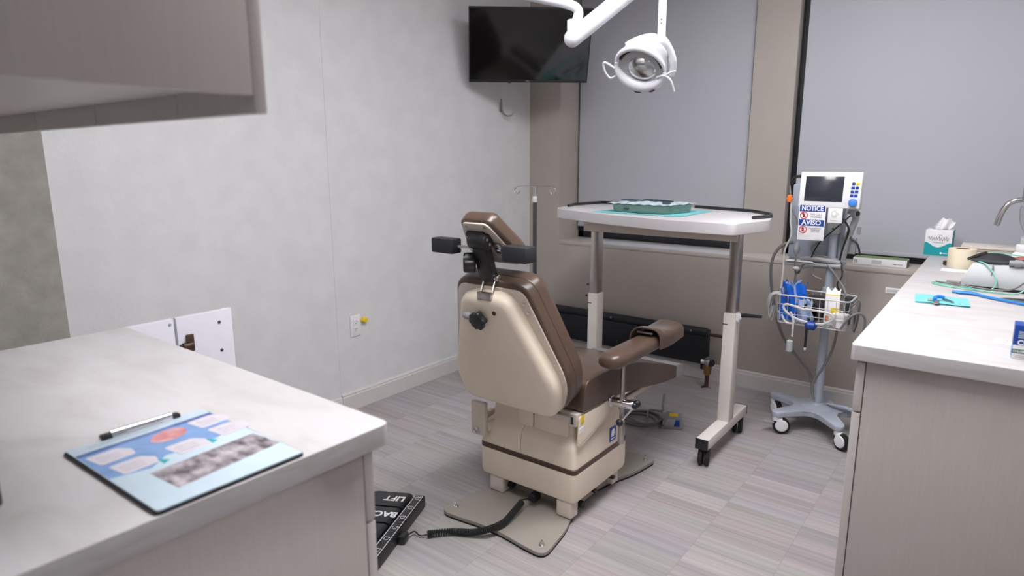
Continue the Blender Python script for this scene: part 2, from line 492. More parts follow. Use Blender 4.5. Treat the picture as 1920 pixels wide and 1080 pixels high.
def blind(x0, x1, z0, label):
    t = thing('roller_blind', label, 'window blind', ((x0 + x1) / 2, 4.0, z0), 'roller blinds in the two windows')
    b = B()
    b.grid(lambda u, v: (x0 + (x1 - x0) * u, 4.0 + 0.0012 * math.sin(u * 23) * math.sin(v * 3), z0 + 0.012 + (2.44 - z0) * v), 24, 8, 0.0012)
    b.build('blind_fabric', M['blind'], t)
    B().box((x0, 3.993, z0), (x1, 4.006, z0 + 0.022), 0.004).build('hem_bar', M['blind'], t)
    return t
blind(-2.466, -1.285, 0.872, 'grey roller blind pulled down behind the wall screen and white wheeled table')
blind(-0.995, 0.362, 0.828, 'wide grey roller blind behind the monitor stand and tissue box')

# ceiling light panels
def ceiling_light(x, y, label, power):
    LM = emit('light_diffuser', (0.985, 0.975, 1.0, 1), power)
    t = thing('ceiling_light', label, 'ceiling light', (x, y, 2.6))
    B().box((x - .31, y - .61, 2.585), (x + .31, y - .585, 2.60)).box((x - .31, y + .585, 2.585), (x + .31, y + .61, 2.60)) \
       .box((x - .31, y - .61, 2.585), (x - .285, y + .61, 2.60)).box((x + .285, y - .61, 2.585), (x + .31, y + .61, 2.60)).build('light_frame', M['lampwhite'], t)
    B().box((x - .285, y - .585, 2.588), (x + .285, y + .585, 2.598)).build('light_diffuser', LM, t)
ceiling_light(-0.8, 1.2, 'flat ceiling light panel above the procedure chair', 28)
ceiling_light(0.95, -0.55, 'flat ceiling light panel near the entrance of the room', 4)
ceiling_light(-0.45, 2.45, 'flat ceiling light panel beside the right worktop', 18)

# ================================================================== wall screen
def television():
    c = V3((-2.351, 3.241, 2.001)); a, tl = 0.833, 0.406
    d = V3((math.sin(a), math.cos(a), 0)); n0 = V3((math.cos(a), -math.sin(a), 0))
    up = V3((0, 0, 1)) * math.cos(tl) + n0 * math.sin(tl)
    n = d.cross(up)
    t = thing('television', 'black flat television tilted down on a wall arm in the corner', 'television', c)
    m = mtx(c, d, up, n)
    W, H = 0.36, 0.2125
    B().box((-W, -H, -0.03), (W, H, -0.004), 0.006, m=m).box((-W * .6, -H * .75, -0.06), (W * .6, H * .5, -0.028), 0.01, m=m).build('rear_casing', M['black'], t)
    fr = B()
    for lo, hi in (((-W, -H, -.006), (W, -H + .015, .001)), ((-W, H - .008, -.006), (W, H, .001)), ((-W, -H, -.006), (-W + .008, H, .001)), ((W - .008, -H, -.006), (W, H, .001))):
        fr.box(lo, hi, 0.001, m=m)
    fr.build('bezel', M['black'], t)
    B().box((-W + .008, -H + .015, -.005), (W - .008, H - .008, -.001), m=m).build('screen', M['screen'], t)
    B().box((-0.125, -H - .006, -.012), (-.105, -H, -.002), 0.002, m=m).build('sensor', M['black'], t)
    letters('TCL', 0.012, m @ V3((-0.005, -H + .0078, .0012)), d, up, M['greyink'], 'logo', t, 0.0003)
    # arm to the left wall
    back = m @ V3((0, 0.02, -0.06))
    ar = B()
    ar.box((-.05, -.05, -.075), (.05, .09, -.06), .004, m=m)
    el = V3((-2.60, 3.46, 2.03)); wl = V3((-2.73, 3.30, 2.03))
    ar.tube([back, el], 0.016).tube([el, wl], 0.016).cyl(el - V3((0, 0, .035)), el + V3((0, 0, .035)), .02)
    ar.box((-2.739, 3.22, 1.92), (-2.722, 3.38, 2.14), .003)
    ar.build('wall_arm', M['black'], t)
television()

def coat_hook():
    t = thing('coat_hook', 'small metal coat hook on the white wall under the television', 'hook', (-2.739, 3.446, 1.67))
    B().box((-2.739, 3.432, 1.655), (-2.733, 3.460, 1.715), .002).build('wall_plate', M['steel'], t)
    b = B()
    b.tube(smooth_path([(-2.733, 3.446, 1.735), (-2.728, 3.449, 1.70), (-2.725, 3.452, 1.655), (-2.70, 3.466, 1.628), (-2.67, 3.482, 1.635), (-2.662, 3.486, 1.655)], 5), .0055)
    b.build('prong', M['steel'], t)
coat_hook()

def outlet():
    t = thing('wall_outlet', 'white duplex wall outlet low on the left wall', 'outlet', (-2.739, 2.17, .46))
    y0, y1, z0, z1 = 2.133, 2.203, 0.407, 0.522
    B().box((-2.7395, y0, z0), (-2.734, y1, z1), .0025).build('cover_plate', M['white'], t)
    for zc in (.445, .486):
        r = B().prism(fillet([(-.017, -.017), (.017, -.017), (.017, .017), (-.017, .017)], .008), 0, .003, mtx((-2.7345, 2.168, zc), V3((0, 1, 0)), V3((0, 0, 1)), V3((1, 0, 0))), .0008).build('receptacle', M['paper'], t)
        s = B()
        for dy in (-.006, .006): s.box((-2.7318, 2.168 + dy - .0012, zc - .002), (-2.7308, 2.168 + dy + .0012, zc + .008))
        s.cyl((-2.7318, 2.168, zc - .009), (-2.7308, 2.168, zc - .009), .0025, seg=10)
        s.build('slot', M['ink'], r)
    k = thing('plug_cap', 'small yellow cap beside the white wall outlet', 'cap', (-2.739, 2.225, .486))
    B().lathe([(.013, 0), (.016, .004), (.016, .018), (.012, .024)], (-2.739, 2.224, .488), (1, 0, 0), 16).build('cap_body', M['yellow'], k)
    B().box((-2.739, 2.199, .482), (-2.732, 2.212, .494), .002).build('cap_tab', M['yellow'], k)
outlet()

# ================================================================== dental light
def dental_light():
    t = thing('dental_light', 'white jointed dental operating light hanging from the ceiling', 'dental light', (-1.47, 1.70, 2.6))
    K = V3((-1.205, 1.899, 1.738)); E = V3((-.997, 2.118, 1.973)); El = V3((-1.2, 1.925, 1.842)); F = V3((-1.46, 1.72, 1.905))
    W = M['lampwhite']
    B().lathe([(.09, 0), (.09, -.02), (.05, -.035), (.03, -.05)], (-1.47, 1.70, 2.599), (0, 0, 1)).cyl((-1.47, 1.70, 2.56), (-1.47, 1.70, 1.89), .024, seg=20).build('ceiling_post', W, t)
    p = [F, F.lerp(El, .35), F.lerp(El, .7), El + V3((-.035, -.022, .008)), El + V3((-.006, -.004, -.006)), El + V3((0, 0, -.03)), K + V3((0, 0, .03))]
    B().tube(smooth_path(p, 6), .016, 14).ball(F, .03).build('upper_arm', W, t)
    B().cyl(K + V3((0, 0, .012)), K + V3((0, 0, .058)), .0185, seg=18, bev=.003).build('arm_collar', W, t)
    ax = (E - K).normalized()
    B().cyl(K - ax * .0, E, .0285, seg=22).ball(K, .0285).ball(E, .0285).build('spring_arm', W, t)
    Pb = V3((-.975, 2.082, 1.745))
    Pt = V3((Pb.x - .004, Pb.y + .006, 1.975))
    po = B().cyl(Pt, Pb, .0135, seg=18).build('drop_post', W, t)
    B().ball(Pb + (Pt - Pb) * .17 + V3((.004, -.0128, 0)), .0025).ball(Pb + (Pt - Pb) * .22 + V3((.004, -.0128, 0)), .0025).build('set_screw', M['ink'], po)
    # head
    c = V3((-1.022, 2.035, 1.648))
    a = V3((.02, -.84, -.54)).normalized()            # where the light points
    r = V3((1, .45, -.10)); r = (r - a * r.dot(a)).normalized()
    u = r.cross(a)                                     # up across the dish
    if u.z < 0: u = -u
    m = mtx(c, r, u, r.cross(u))
    sgn = 1 if (r.cross(u)).dot(a) > 0 else -1
    def P(x, y, z): return c + r * x + u * y + a * z
    ring = lambda rx, ry, z, n=36: [P(rx * math.cos(2 * PI * i / n), ry * math.sin(2 * PI * i / n), z) for i in range(n)]
    B().loft([ring(.02, .018, -.075), ring(.05, .045, -.066), ring(.076, .062, -.04), ring(.086, .07, -.01), ring(.086, .07, .004), ring(.078, .063, .004), ring(.07, .056, -.008)], True).build('lamp_housing', W, t)
    B().loft([ring(.0775, .0625, .003), ring(.070, .056, -.012), ring(.060, .047, -.026), ring(.02, .016, -.033)], True).build('reflector', M['lightgrey'], t)
    B().ball(P(0.004, -.006, -.010), .056, (1, .82, .5), 24, mtx((0, 0, 0), r, u, r.cross(u))).build('bulb_shield', M['dichroic'], t)
    B().loft([[P(x0 + .066 * math.cos(2 * PI * i / 30) * k, .045 + .045 * math.sin(2 * PI * i / 30) * k, z) for i in range(30)] for x0, k, z in ((.01, .3, -.07), (.01, .8, -.058), (.01, 1.05, -.03), (.008, 1.12, -.008), (.005, .9, .002))]).build('top_shell', W, t)
    # visor over the top of the dish
    vis = B()
    def arc(rx, ry, a0, a1, z, n=18): return [P(rx * math.cos(a0 + (a1 - a0) * i / n), ry * math.sin(a0 + (a1 - a0) * i / n), z) for i in range(n + 1)]
    vis.tube(arc(.086, .07, PI * .03, PI * .97, .012), [.004 + .007 * math.sin(PI * i / 18) for i in range(19)], 10)
    vis.build('visor', W, t)
    B().tube(arc(.074, .060, PI * .08, PI * .92, .006), .005, 8).build('visor_seal', M['black'], t)
    # chin: the fat lower lip with the switch
    ch = B()
    ch.tube(arc(.085, .066, -PI * 1.0, 0, .006), [.006 + .014 * math.sin(PI * i / 18) for i in range(19)], 14)
    lip = ch.build('lower_casing', W, t)
    B().ball(P(0, -.084, .010), .015, (1, .35, .6), 14, mtx((0, 0, 0), r, u, r.cross(u))).build('switch_button', M['black'], lip)
    B().ball(P(.052, -.066, .018), .012, (1, .4, .4), 12, mtx((0, 0, 0), (r + u * .6).normalized(), (u - r * .6).normalized(), r.cross(u))).build('badge', M['ink'], lip)
    # yoke from the drop post
    y = B()
    top = P(.02, .085, -.03)
    y.tube(smooth_path([Pb, Pb + V3((-.004, -.002, -.022)), P(.052, .094, -.03), P(.084, .055, -.03), P(.1, .012, -.028), P(.098, -.02, -.026)], 6), [.0135] * 8 + [.0125] * 15 + [.011] * 8, 12)
    y.tube(smooth_path([Pb + V3((-.004, -.002, -.022)), P(.02, .092, -.035), P(-.03, .076, -.036), P(-.07, .052, -.03)], 6), [.0135 - .0005 * i for i in range(19)], 10)
    y.build('yoke', W, t)
    for s in (1, -1):
        h = B()
        if s > 0:
            h.tube(smooth_path([P(.062, -.018, .012), P(.088, -.004, .016), P(.112, -.016, .018), P(.128, -.05, .02)], 6), .0035, 8)
            h.tube(smooth_path([P(.088, -.006, .016), P(.108, .012, .014), P(.122, .018, .012)], 6), .003, 8)
            h.build('handle', W, t)
        else:
            h.tube(smooth_path([P(-.085, -.02, .01), P(-.118, -.004, .014), P(-.128, -.01, .015), P(-.118, -.036, .018), P(-.1, -.055, .016), P(-.082, -.045, .012)], 6), .0035, 8)
            h.build('handle', W, t)
dental_light()

# ================================================================== drip stand
def iv_pole():
    c = V3((-2.21, 3.10, 0))
    t = thing('iv_pole', 'short wheeled drip pole with two hooks in the room corner', 'iv pole', c)
    cx, cy = c.x, c.y
    B().cyl((cx, cy, .08), (cx, cy, 1.105), .0125, seg=16).build('outer_tube', M['iron'], t)
    B().cyl((cx, cy, 1.10), (cx, cy, 1.135), .014, seg=16, bev=.002).build('lock_collar', M['white'], t)
    B().cyl((cx, cy, 1.13), (cx, cy, 1.192), .008, seg=14).build('inner_rod', M['chrome'], t)
    d = V3((.97, .2, 0)).normalized()
    for s in (-1, 1):
        p = [c + V3((0, 0, 1.19)), c + d * s * .06 + V3((0, 0, 1.192)), c + d * s * .105 + V3((0, 0, 1.19)), c + d * s * .13 + V3((0, 0, 1.178)), c + d * s * .128 + V3((0, 0, 1.155)), c + d * s * .108 + V3((0, 0, 1.15)), c + d * s * .098 + V3((0, 0, 1.165))]
        B().tube(smooth_path(p, 6), .0038, 8).build('hook', M['chrome'], t)
    B().lathe([(.05, .07), (.055, .08), (.05, .105), (.02, .125)], c, (0, 0, 1)).build('hub', M['black'], t)
    for k in range(5):
        an = math.radians(215 + 72 * k)
        e = c + V3((math.cos(an) * .43, math.sin(an) * .43, 0)) if k == 0 else c + V3((math.cos(an) * .30, math.sin(an) * .30, 0))
        lg = B().tube([c + V3((0, 0, .09)), e + V3((0, 0, .07))], [.015, .011], 8, flat=.8).build('leg', M['black'], t)
        cs = B().cyl(e + V3((0, 0, .04)), e + V3((0, 0, .078)), .011)
        x, y, z = frame(V3((math.sin(an), -math.cos(an), 0)))
        cs.cyl(e + z * -.016 + V3((0, 0, .025)), e + z * .016 + V3((0, 0, .025)), .025, seg=18, bev=.004)
        cs.build('caster', M['rubber'], lg)
iv_pole()

# ================================================================== procedure chair
CX = -1.375
EX, EY, EZ = V3((1, 0, 0)), V3((0, 1, 0)), V3((0, 0, 1))
def chair():
    t = thing('procedure_chair', 'brown vinyl and cream medical procedure chair facing the windows', 'medical chair', (CX, 2.07, 0))
    X0, X1, Y0, Y1 = -1.60, -1.145, 1.865, 2.275
    # ---- floor plate with waisted sides
    def side(p, q, inw):
        p, q = V3(p), V3(q); o = []
        for sv, k in ((.2, .28), (.36, .82), (.5, 1), (.64, .82), (.8, .28)):
            o.append(tuple(p.lerp(q, sv) + V3(inw) * k))
        return o
    A, Bc, Cc, D = (-1.612, 1.632), (-1.118, 1.632), (-1.125, 2.545), (-1.618, 2.545)
    flat, rad = [], []
    for p, q, w in ((A, Bc, (0, .022)), (Bc, Cc, (-.095, 0)), (Cc, D, (0, -.03)), (D, A, (.09, 0))):
        flat.append(p); rad.append(.075)
        for x in side(p, q, w): flat.append(x); rad.append(.04)
    outl = fillet(flat, rad, 7)
    pl = B().prism(outl, .007, .021, bev=.003).build('base_plate', M['plate'], t)
    small = [(CX + (p[0] - CX) * .994, 2.09 + (p[1] - 2.09) * .996) for p in outl]
    B().prism(small, 0.0, .0072).build('rubber_underlay', M['rubber'], pl)
    for bx, by in ((-1.575, 1.69), (-1.16, 1.678), (-1.165, 2.50), (-1.58, 2.50)):
        B().lathe([(.011, 0), (.011, .003), (.0075, .004), (.0075, .011), (.004, .0115), (.004, .018), (.002, .019)], (bx, by, .021), (0, 0, 1), 14).build('bolt', M['chrome'], pl)
    # ---- pedestal
    sk = B()
    def rr(ins, z, r=.025): return [(x, y, z) for x, y in fillet([(X0 + ins, Y0 + ins), (X1 - ins, Y0 + ins), (X1 - ins, Y1 - ins), (X0 + ins, Y1 - ins)], r, 5)]
    sk.loft([rr(.02, .085), rr(.004, .093), rr(0, .11), rr(0, .204), rr(.004, .207)])
    sk.build('lower_skirt', M['cream'], t)
    B().loft([rr(.001, .2065, .024), rr(.0, .208, .024), rr(0, .224, .024), rr(.002, .226, .024)]).build('trim_strip', M['stripe'], t)
    up = B()
    def r2(l, rgt, bk, fr, z, r=.02): return [(x, y, z) for x, y in fillet([(X0 + l, Y0 + bk), (X1 - rgt, Y0 + bk), (X1 - rgt, Y1 - fr), (X0 + l, Y1 - fr)], r, 5)]
    up.loft([r2(.004, .004, .004, .004, .2255), r2(.006, .006, .006, .005, .29), r2(.012, .012, .012, .007, .312), r2(.034, .026, .034, .012, .33), r2(.04, .03, .04, .014, .34), r2(.042, .032, .042, .015, .425)])
    up.build('upper_hood', M['cream'], t)
    B().box((CX - .05, Y0 + .028, .335), (CX + .02, Y0 + .06, .43), .004).box((CX + .025, Y0 + .030, .335), (X1 - .05, Y0 + .06, .395), .003).build('hood_panel', M['cream'], t)
    B().tube([(CX - .02, Y0 + .0042, .228), (CX - .02, Y0 + .006, .29), (CX - .02, Y0 + .012, .312), (CX - .02, Y0 + .034, .33)], .0009, 6).build('panel_seam', M['plate'], t)
    B().box((CX + .04, Y0 + .018, .405), (X1 - .085, Y0 + .05, .415)).build('hood_slot', M['ink'], t)
    for fx in (X0 + .055, X1 - .075):
        B().box((fx - .012, Y0 + .006, .0205), (fx + .058, Y0 + .06, .092), .01, 3).build('pedestal_foot', M['cream_metal'], t)
        B().box((fx, Y1 - .07, .0205), (fx + .05, Y1 - .02, .092), .006).build('pedestal_foot', M['cream_metal'], t)
    B().box((X0 + .05, Y0 + .075, .0205), (X1 - .05, Y1 - .05, .10), .004).build('scissor_housing', M['plate'], t)
    for k, (hx, hy) in enumerate(((-1.475, Y0 + .05), (-1.17, Y0 + .09))):
        B().cyl((hx - .010, hy, .05), (hx + .010, hy, .05), .014, seg=16).build('lift_roller', M['rubber'], t)
    B().box((X1 - .02, 2.02, .072), (X1 + .001, 2.04, .082), .002).box((X1 - .02, 2.16, .072), (X1 + .001, 2.18, .082), .002).build('side_clip', M['black'], t)
    # ---- seat frame
    fr = B()
    fr.box((X0 + .02, 1.90, .418), (X1 - .012, 2.33, .438), .004)
    fr.box((X1 - .035, 1.875, .395), (X1 - .002, 1.91, .442), .003).box((X1 - .022, 1.91, .405), (X1 - .004, 2.42, .438), .003)
    fr.box((X0 + .02, 1.88, .40), (X1 - .03, 1.905, .425), .003)
    fr.build('seat_frame', M['cream_metal'], t)
    B().box((X1 - .026, 1.872, .404), (X1 - .016, 1.876, .43)).build('frame_slot', M['ink'], t)
    # slanted side shield
    B().prism(fillet([(1.885, .432), (1.875, .318), (1.90, .312), (2.235, .405), (2.235, .43)], .012), 0, .006, mtx((X1 - .002, 0, 0), EY, EZ, EX), .002).build('side_shield', M['cream'], t)
    s = B().prism([(1.892, .405), (1.915, .405), (1.912, .435), (1.894, .435)], 0, .0012, mtx((X1 + .0045, 0, 0), EY, EZ, EX)).build('warning_sticker', M['yellow'], t)
    B().prism([(1.884, .368), (1.915, .373), (1.915, .392), (1.884, .388)], 0, .0012, mtx((X1 + .0045, 0, 0), EY, EZ, EX)).build('paper_sticker', M['paper'], t)
    em = B().box((X1 - .006, 2.13, .242), (X1 - .0035, 2.182, .302), .001).build('emblem', M['blue'], t)
    B().ball((X1 - .0036, 2.158, .281), .0155, (.06, 1, .8), 14).box((X1 - .0036, 2.143, .262), (X1 - .0028, 2.15, .274)).box((X1 - .0036, 2.155, .262), (X1 - .0028, 2.162, .276)).box((X1 - .0036, 2.168, .262), (X1 - .0028, 2.174, .276)).build('emblem_animal', M['paper'], em)
    B().box((X1 - .0036, 2.142, .250), (X1 - .003, 2.170, .255)).build('emblem_lettering', M['paper'], em)
    # left socket bracket
    B().box((-1.622, 1.84, .262), (-1.552, 1.862, .40), .003).box((-1.618, 1.862, .30), (-1.60, 2.02, .33), .003).box((-1.552, 1.85, .285), (-1.54, 2.0, .325), .003).build('left_bracket', M['cream_metal'], t)
    B().cyl((-1.60, 1.83, .275), (-1.60, 1.842, .275), .008, seg=12).cyl((-1.586, 1.829, .29), (-1.586, 1.842, .29), .007, seg=12).build('bracket_screw', M['chrome'], t)
    # ---- seat cushion
    prof = [(1.90, .442), (2.15, .436), (2.36, .404), (2.45, .388), (2.60, .362), (2.74, .348), (2.755, .398), (2.66, .430), (2.50, .478), (2.32, .530), (2.10, .556), (1.93, .556)]
    prof = fillet(prof, [.02, .05, .05, .05, .05, .004, .006, .05, .08, .08, .05, .03], 4)
    sc = B().prism(prof, X0 + .002, X1 + .004, mtx((0, 0, 0), EY, EZ, EX), .022, 4).build('seat_cushion', M['leather'], t)
    tip = fillet([(2.744, .345), (2.835, .336), (2.842, .375), (2.825, .392), (2.744, .405)], [.002, .01, .012, .012, .002], 4)
    plab(B().prism(tip, X0 + .0, X1 + .006, mtx((0, 0, 0), EY, EZ, EX), .012, 3).build('foot_cover', M['greyplastic'], t), 'smoky grey plastic cover on the foot end')
    B().box((X0 + .06, 2.30, .335), (X1 - .045, 2.68, .36), .006).build('foot_board', M['cream_metal'], t)
    # ---- reclining back
    tilt = math.radians(18.8)
    u = V3((0, -math.sin(tilt), math.cos(tilt))); n = V3((0, -math.cos(tilt), -math.sin(tilt)))   # n points to the rear
    o = V3((CX, 1.815, .462))
    m = mtx(o, EX, u, EX.cross(u))                    # local z = EX x u (rearward)
    zs = 1 if EX.cross(u).dot(n) > 0 else -1
    sh = fillet([(-.200, .0), (.200, .0), (.236, .12), (.098, .474), (-.098, .474), (-.236, .12)], [.048, .048, .085, .045, .045, .085], 8)
    B().pad(sh, -.004 * zs, .05 * zs, m, 0, .028 , 6).build('rear_shell', M['cream'], t)
    pt = fillet([(-.20, -.005), (.20, -.005), (.256, .13), (.141, .485), (-.141, .485), (-.256, .13)], [.05, .05, .08, .035, .035, .08], 6)
    bp = B().prism(pt, -.010 * zs, -.004 * zs, m, .001).build('back_plate', M['cream_metal'], t)
    cu = fillet([(-.215, .0), (.215, .0), (.262, .13), (.152, .506), (-.152, .506), (-.262, .13)], [.06, .06, .1, .055, .055, .1], 8)
    cb = B().pad(cu, -.056 * zs, -.010 * zs, m, .004, .012, 4).build('back_cushion', M['leather'], t)
    B().pad(cu, -.128 * zs, -.055 * zs, m, .038, .004, 6).build('cushion_front', M['leather'], cb)
    for sx in (-1, 1):
        for sy_, xx in ((.437, .135), (.405, .147)):
            B().lathe([(.006, 0), (.006, .003), (.003, .005)], m @ V3((sx * xx, sy_, -.004 * zs)), n, 12).build('plate_screw', M['chrome'], bp)
    # knob, lever and plug on the shell
    kc = m @ V3((-.016, .392, .05 * zs))
    kp = [(.030 * (1 + .16 * math.cos(5 * th)) * math.cos(th), .030 * (1 + .16 * math.cos(5 * th)) * math.sin(th)) for th in [2 * PI * i / 50 for i in range(50)]]
    x, y, z = frame(n, EX)
    B().prism(kp, .008, .034, mtx(kc, x, y, z), .006).cyl(kc, kc + n * .01, .014).build('star_knob', M['black'], t)
    lc = m @ V3((-.07, .398, .05 * zs))
    B().ball(lc + n * .014, .022, (1, .55, .6)).cyl(lc, lc + n * .02, .008).build('release_tab', M['greyplastic'], t)
    pc = m @ V3((.045, .418, .05 * zs))
    B().lathe([(.008, 0), (.008, .003), (.004, .004)], pc, n, 14).build('plug', M['copper'], t)
    # ---- headrest
    t2 = math.radians(42)
    v = V3((0, -math.sin(t2), math.cos(t2)))          # up along the headrest plate
    hc = V3((CX, 1.652, 1.073))
    hm = mtx(hc, EX, v, EX.cross(v))
    hz = 1 if EX.cross(v).y < 0 else -1                # +: rear side
    hp = fillet([(-.095, -.095), (.095, -.095), (.098, -.06), (.058, .085), (.045, .097), (-.045, .097), (-.058, .085), (-.098, -.06)], .016, 4)
    B().prism(hp, -.003, .003, hm, .001).build('headrest_plate', M['cream_metal'], t)
    hq = fillet([(-.104, -.100), (.104, -.100), (.116, -.05), (.068, .092), (.05, .104), (-.05, .104), (-.068, .092), (-.116, -.05)], [.03, .03, .04, .04, .03, .03, .04, .04], 7)
    B().pad(hq, -.062 * hz, -.003 * hz, hm, .03, .012, 6).build('headrest_cushion', M['leather'], t)
    for px, py in ((-.04, .082), (.04, .082), (.082, -.08), (-.082, -.08)):
        pp = hm @ V3((px, py, .003 * hz))
        B().cyl(pp, pp + EX.cross(v) * hz * .002, .005, seg=12).build('headrest_screw', M['steel'], t)
    rear = EX.cross(v) * hz
    # side bolsters
    for sx in (-1, 1):
        bx = CX + sx * .165
        lo, hi = V3((bx - .05, 1.605, 1.03)), V3((bx + .05, 1.655, 1.082))
        if sx > 0: lo, hi = V3((CX + .10, 1.60, 1.026)), V3((CX + .20, 1.66, 1.078))
        B().box(lo, hi, .006).build('side_bolster', M['blackfab'], t)
        e = V3((bx - sx * .05, 1.635, 1.054))
        b0 = hm @ V3((sx * .052, -.012, .012 * hz))
        B().cyl(e, b0, .006, seg=12).cyl(b0 - EX * .004 * sx, b0 + EX * sx * .02, .010, seg=12).build('bolster_rod', M['chrome'], t)
        B().box((-.016 + sx * .048, -.036, .003 if hz > 0 else -.014), (.016 + sx * .048, .012, .014 if hz > 0 else -.003), .003, m=hm).build('bolster_clamp', M['steel'], t)
    # bracket down to the back
    ht = hm @ V3((.004, .034, .022 * hz))
    sb = V3((CX - .006, 1.672, .945))
    br = B()
    zz = (ht - sb).normalized(); x, y, z = frame(zz, EX)
    bm_ = mtx(sb, x, y, z); ln = (ht - sb).length
    br.box((-.030, -.016, 0), (.030, .016, ln), .005, m=bm_)
    br.cyl(ht - EX * .038, ht + EX * .036, .027, seg=24, bev=.004)
    br.box((-.05, .005, -.004 if hz > 0 else -.018), (.025, .062, .018 if hz > 0 else .004), .004, m=hm)
    bk = br.build('headrest_bracket', M['black'], t)
    B().cyl(ht + EX * .034 + V3((0, -.008, .008)), ht + EX * .037 + V3((0, -.008, .008)), .005).cyl(ht + EX * .034 + V3((0, .006, -.008)), ht + EX * .037 + V3((0, .006, -.008)), .005) \
       .cyl(sb + zz * .075 + EX * .024 - EY * .004, sb + zz * .075 + EX * .0265 - EY * .004, .004).build('bracket_pin', M['chrome'], bk)
    kn = sb + zz * .066 - EX * .034 - EY * .01
    kq = [(.031 * (1 + .13 * math.cos(4 * th)) * math.cos(th), .031 * (1 + .13 * math.cos(4 * th)) * math.sin(th)) for th in [2 * PI * i / 48 + .3 for i in range(48)]]
    x, y, z = frame(-EX - EY * .8, EZ)
    B().prism(kq, .0, .042, mtx(kn, x, y, z), .008).build('tilt_knob', M['black'], t)
    # steel slide
    sl = B()
    top_ = V3((CX - .004, 1.676, .955)); bot_ = m @ V3((.012, .462, .03 * zs))
    for dx in (-.024, .024): sl.tube([top_ + EX * dx, bot_ + EX * dx + V3((0, -.012, .002))], .0045, 8)
    sl.box((bot_.x - .03, bot_.y - .02, bot_.z - .004), (bot_.x + .03, bot_.y - .006, bot_.z + .022), .002)
    sl.build('headrest_slide', M['steel'], t)
    B().cyl(sb + EX * .02 + V3((0, -.004, .01)), sb + EX * .046 + V3((0, -.004, .01)), .012, seg=16, bev=.002).build('slide_lock', M['chrome'], t)
    # ---- arm support on the right
    ax_, ay = -1.092, 2.115
    B().cyl((ax_, ay, .275), (ax_, ay, .61), .0088, seg=16).build('arm_post', M['steel'], t)
    B().cyl((ax_, ay, .262), (ax_, ay, .345), .0125, seg=16, bev=.002).build('post_sleeve', M['steel'], t)
    cl = B().cyl((X1 - .01, ay, .425), (ax_ + .045, ay + .01, .425), .019, seg=20, bev=.002).cyl((X1 - .008, ay, .425), (X1 + .012, ay, .425), .024, seg=20, bev=.003)
    cl.box((X1 - .012, ay - .05, .41), (X1 + .0, ay + .28, .432), .003)
    cl.build('arm_clamp', M['chrome'], t)
    B().cyl((X1 - .001, ay - .03, .42), (X1 + .003, ay - .03, .42), .006).cyl((X1 - .001, ay + .25, .42), (X1 + .003, ay + .25, .42), .005).build('rail_hole', M['ink'], t)
    b0 = V3((ax_ + .05, ay + .012, .425)); b1 = V3((ax_ + .01, ay - .035, .362))
    lv = B().cyl(b0, b1, .0045, seg=10).build('clamp_lever', M['chrome'], t)
    B().ball(b0 + (b0 - b1) * .12, .0145).ball(b1, .0145).cyl(b0 + V3((-.02, -.004, 0)), b0 + V3((.006, 0, 0)), .014, seg=14, bev=.003).build('lever_ball', M['black'], lv)
    pa = fillet([(-.05, -.14), (.05, -.14), (.05, .42), (-.05, .42)], [.045, .045, .03, .03], 8)
    pd = B().pad(pa, .600, .655, mtx((ax_ + .004, ay, 0), EX, EY, EZ), .02, .028, 7).build('arm_pad', M['leather'], t)
    # strap folded over the front half
    sp = B()
    def strap(uu, vv):
        y = ay + .17 + .235 * vv
        w = .058; th = -.25 + uu * (PI + .5)
        hh = .036
        px = math.cos(th); pz = math.sin(th)
        sx_ = abs(px) ** .55 * (1 if px > 0 else -1); sz_ = abs(pz) ** .55 * (1 if pz > 0 else -1)
        lift = .005 * math.sin(vv * 5 + uu * 3) + .006
        return V3((ax_ + .004 + sx_ * (w + .004 * math.sin(vv * 4)), y + .014 * math.cos(uu * 3), .628 + sz_ * (hh + lift) + (.012 if vv < .2 else 0) * max(0, pz)))
    sp.grid(strap, 28, 14, .004)
    st_ = sp.build('arm_strap', M['leather'], t)
    B().box((ax_ - .03, ay + .165, .668), (ax_ + .035, ay + .18, .674), .002).build('strap_buckle', M['steel'], st_)
chair()

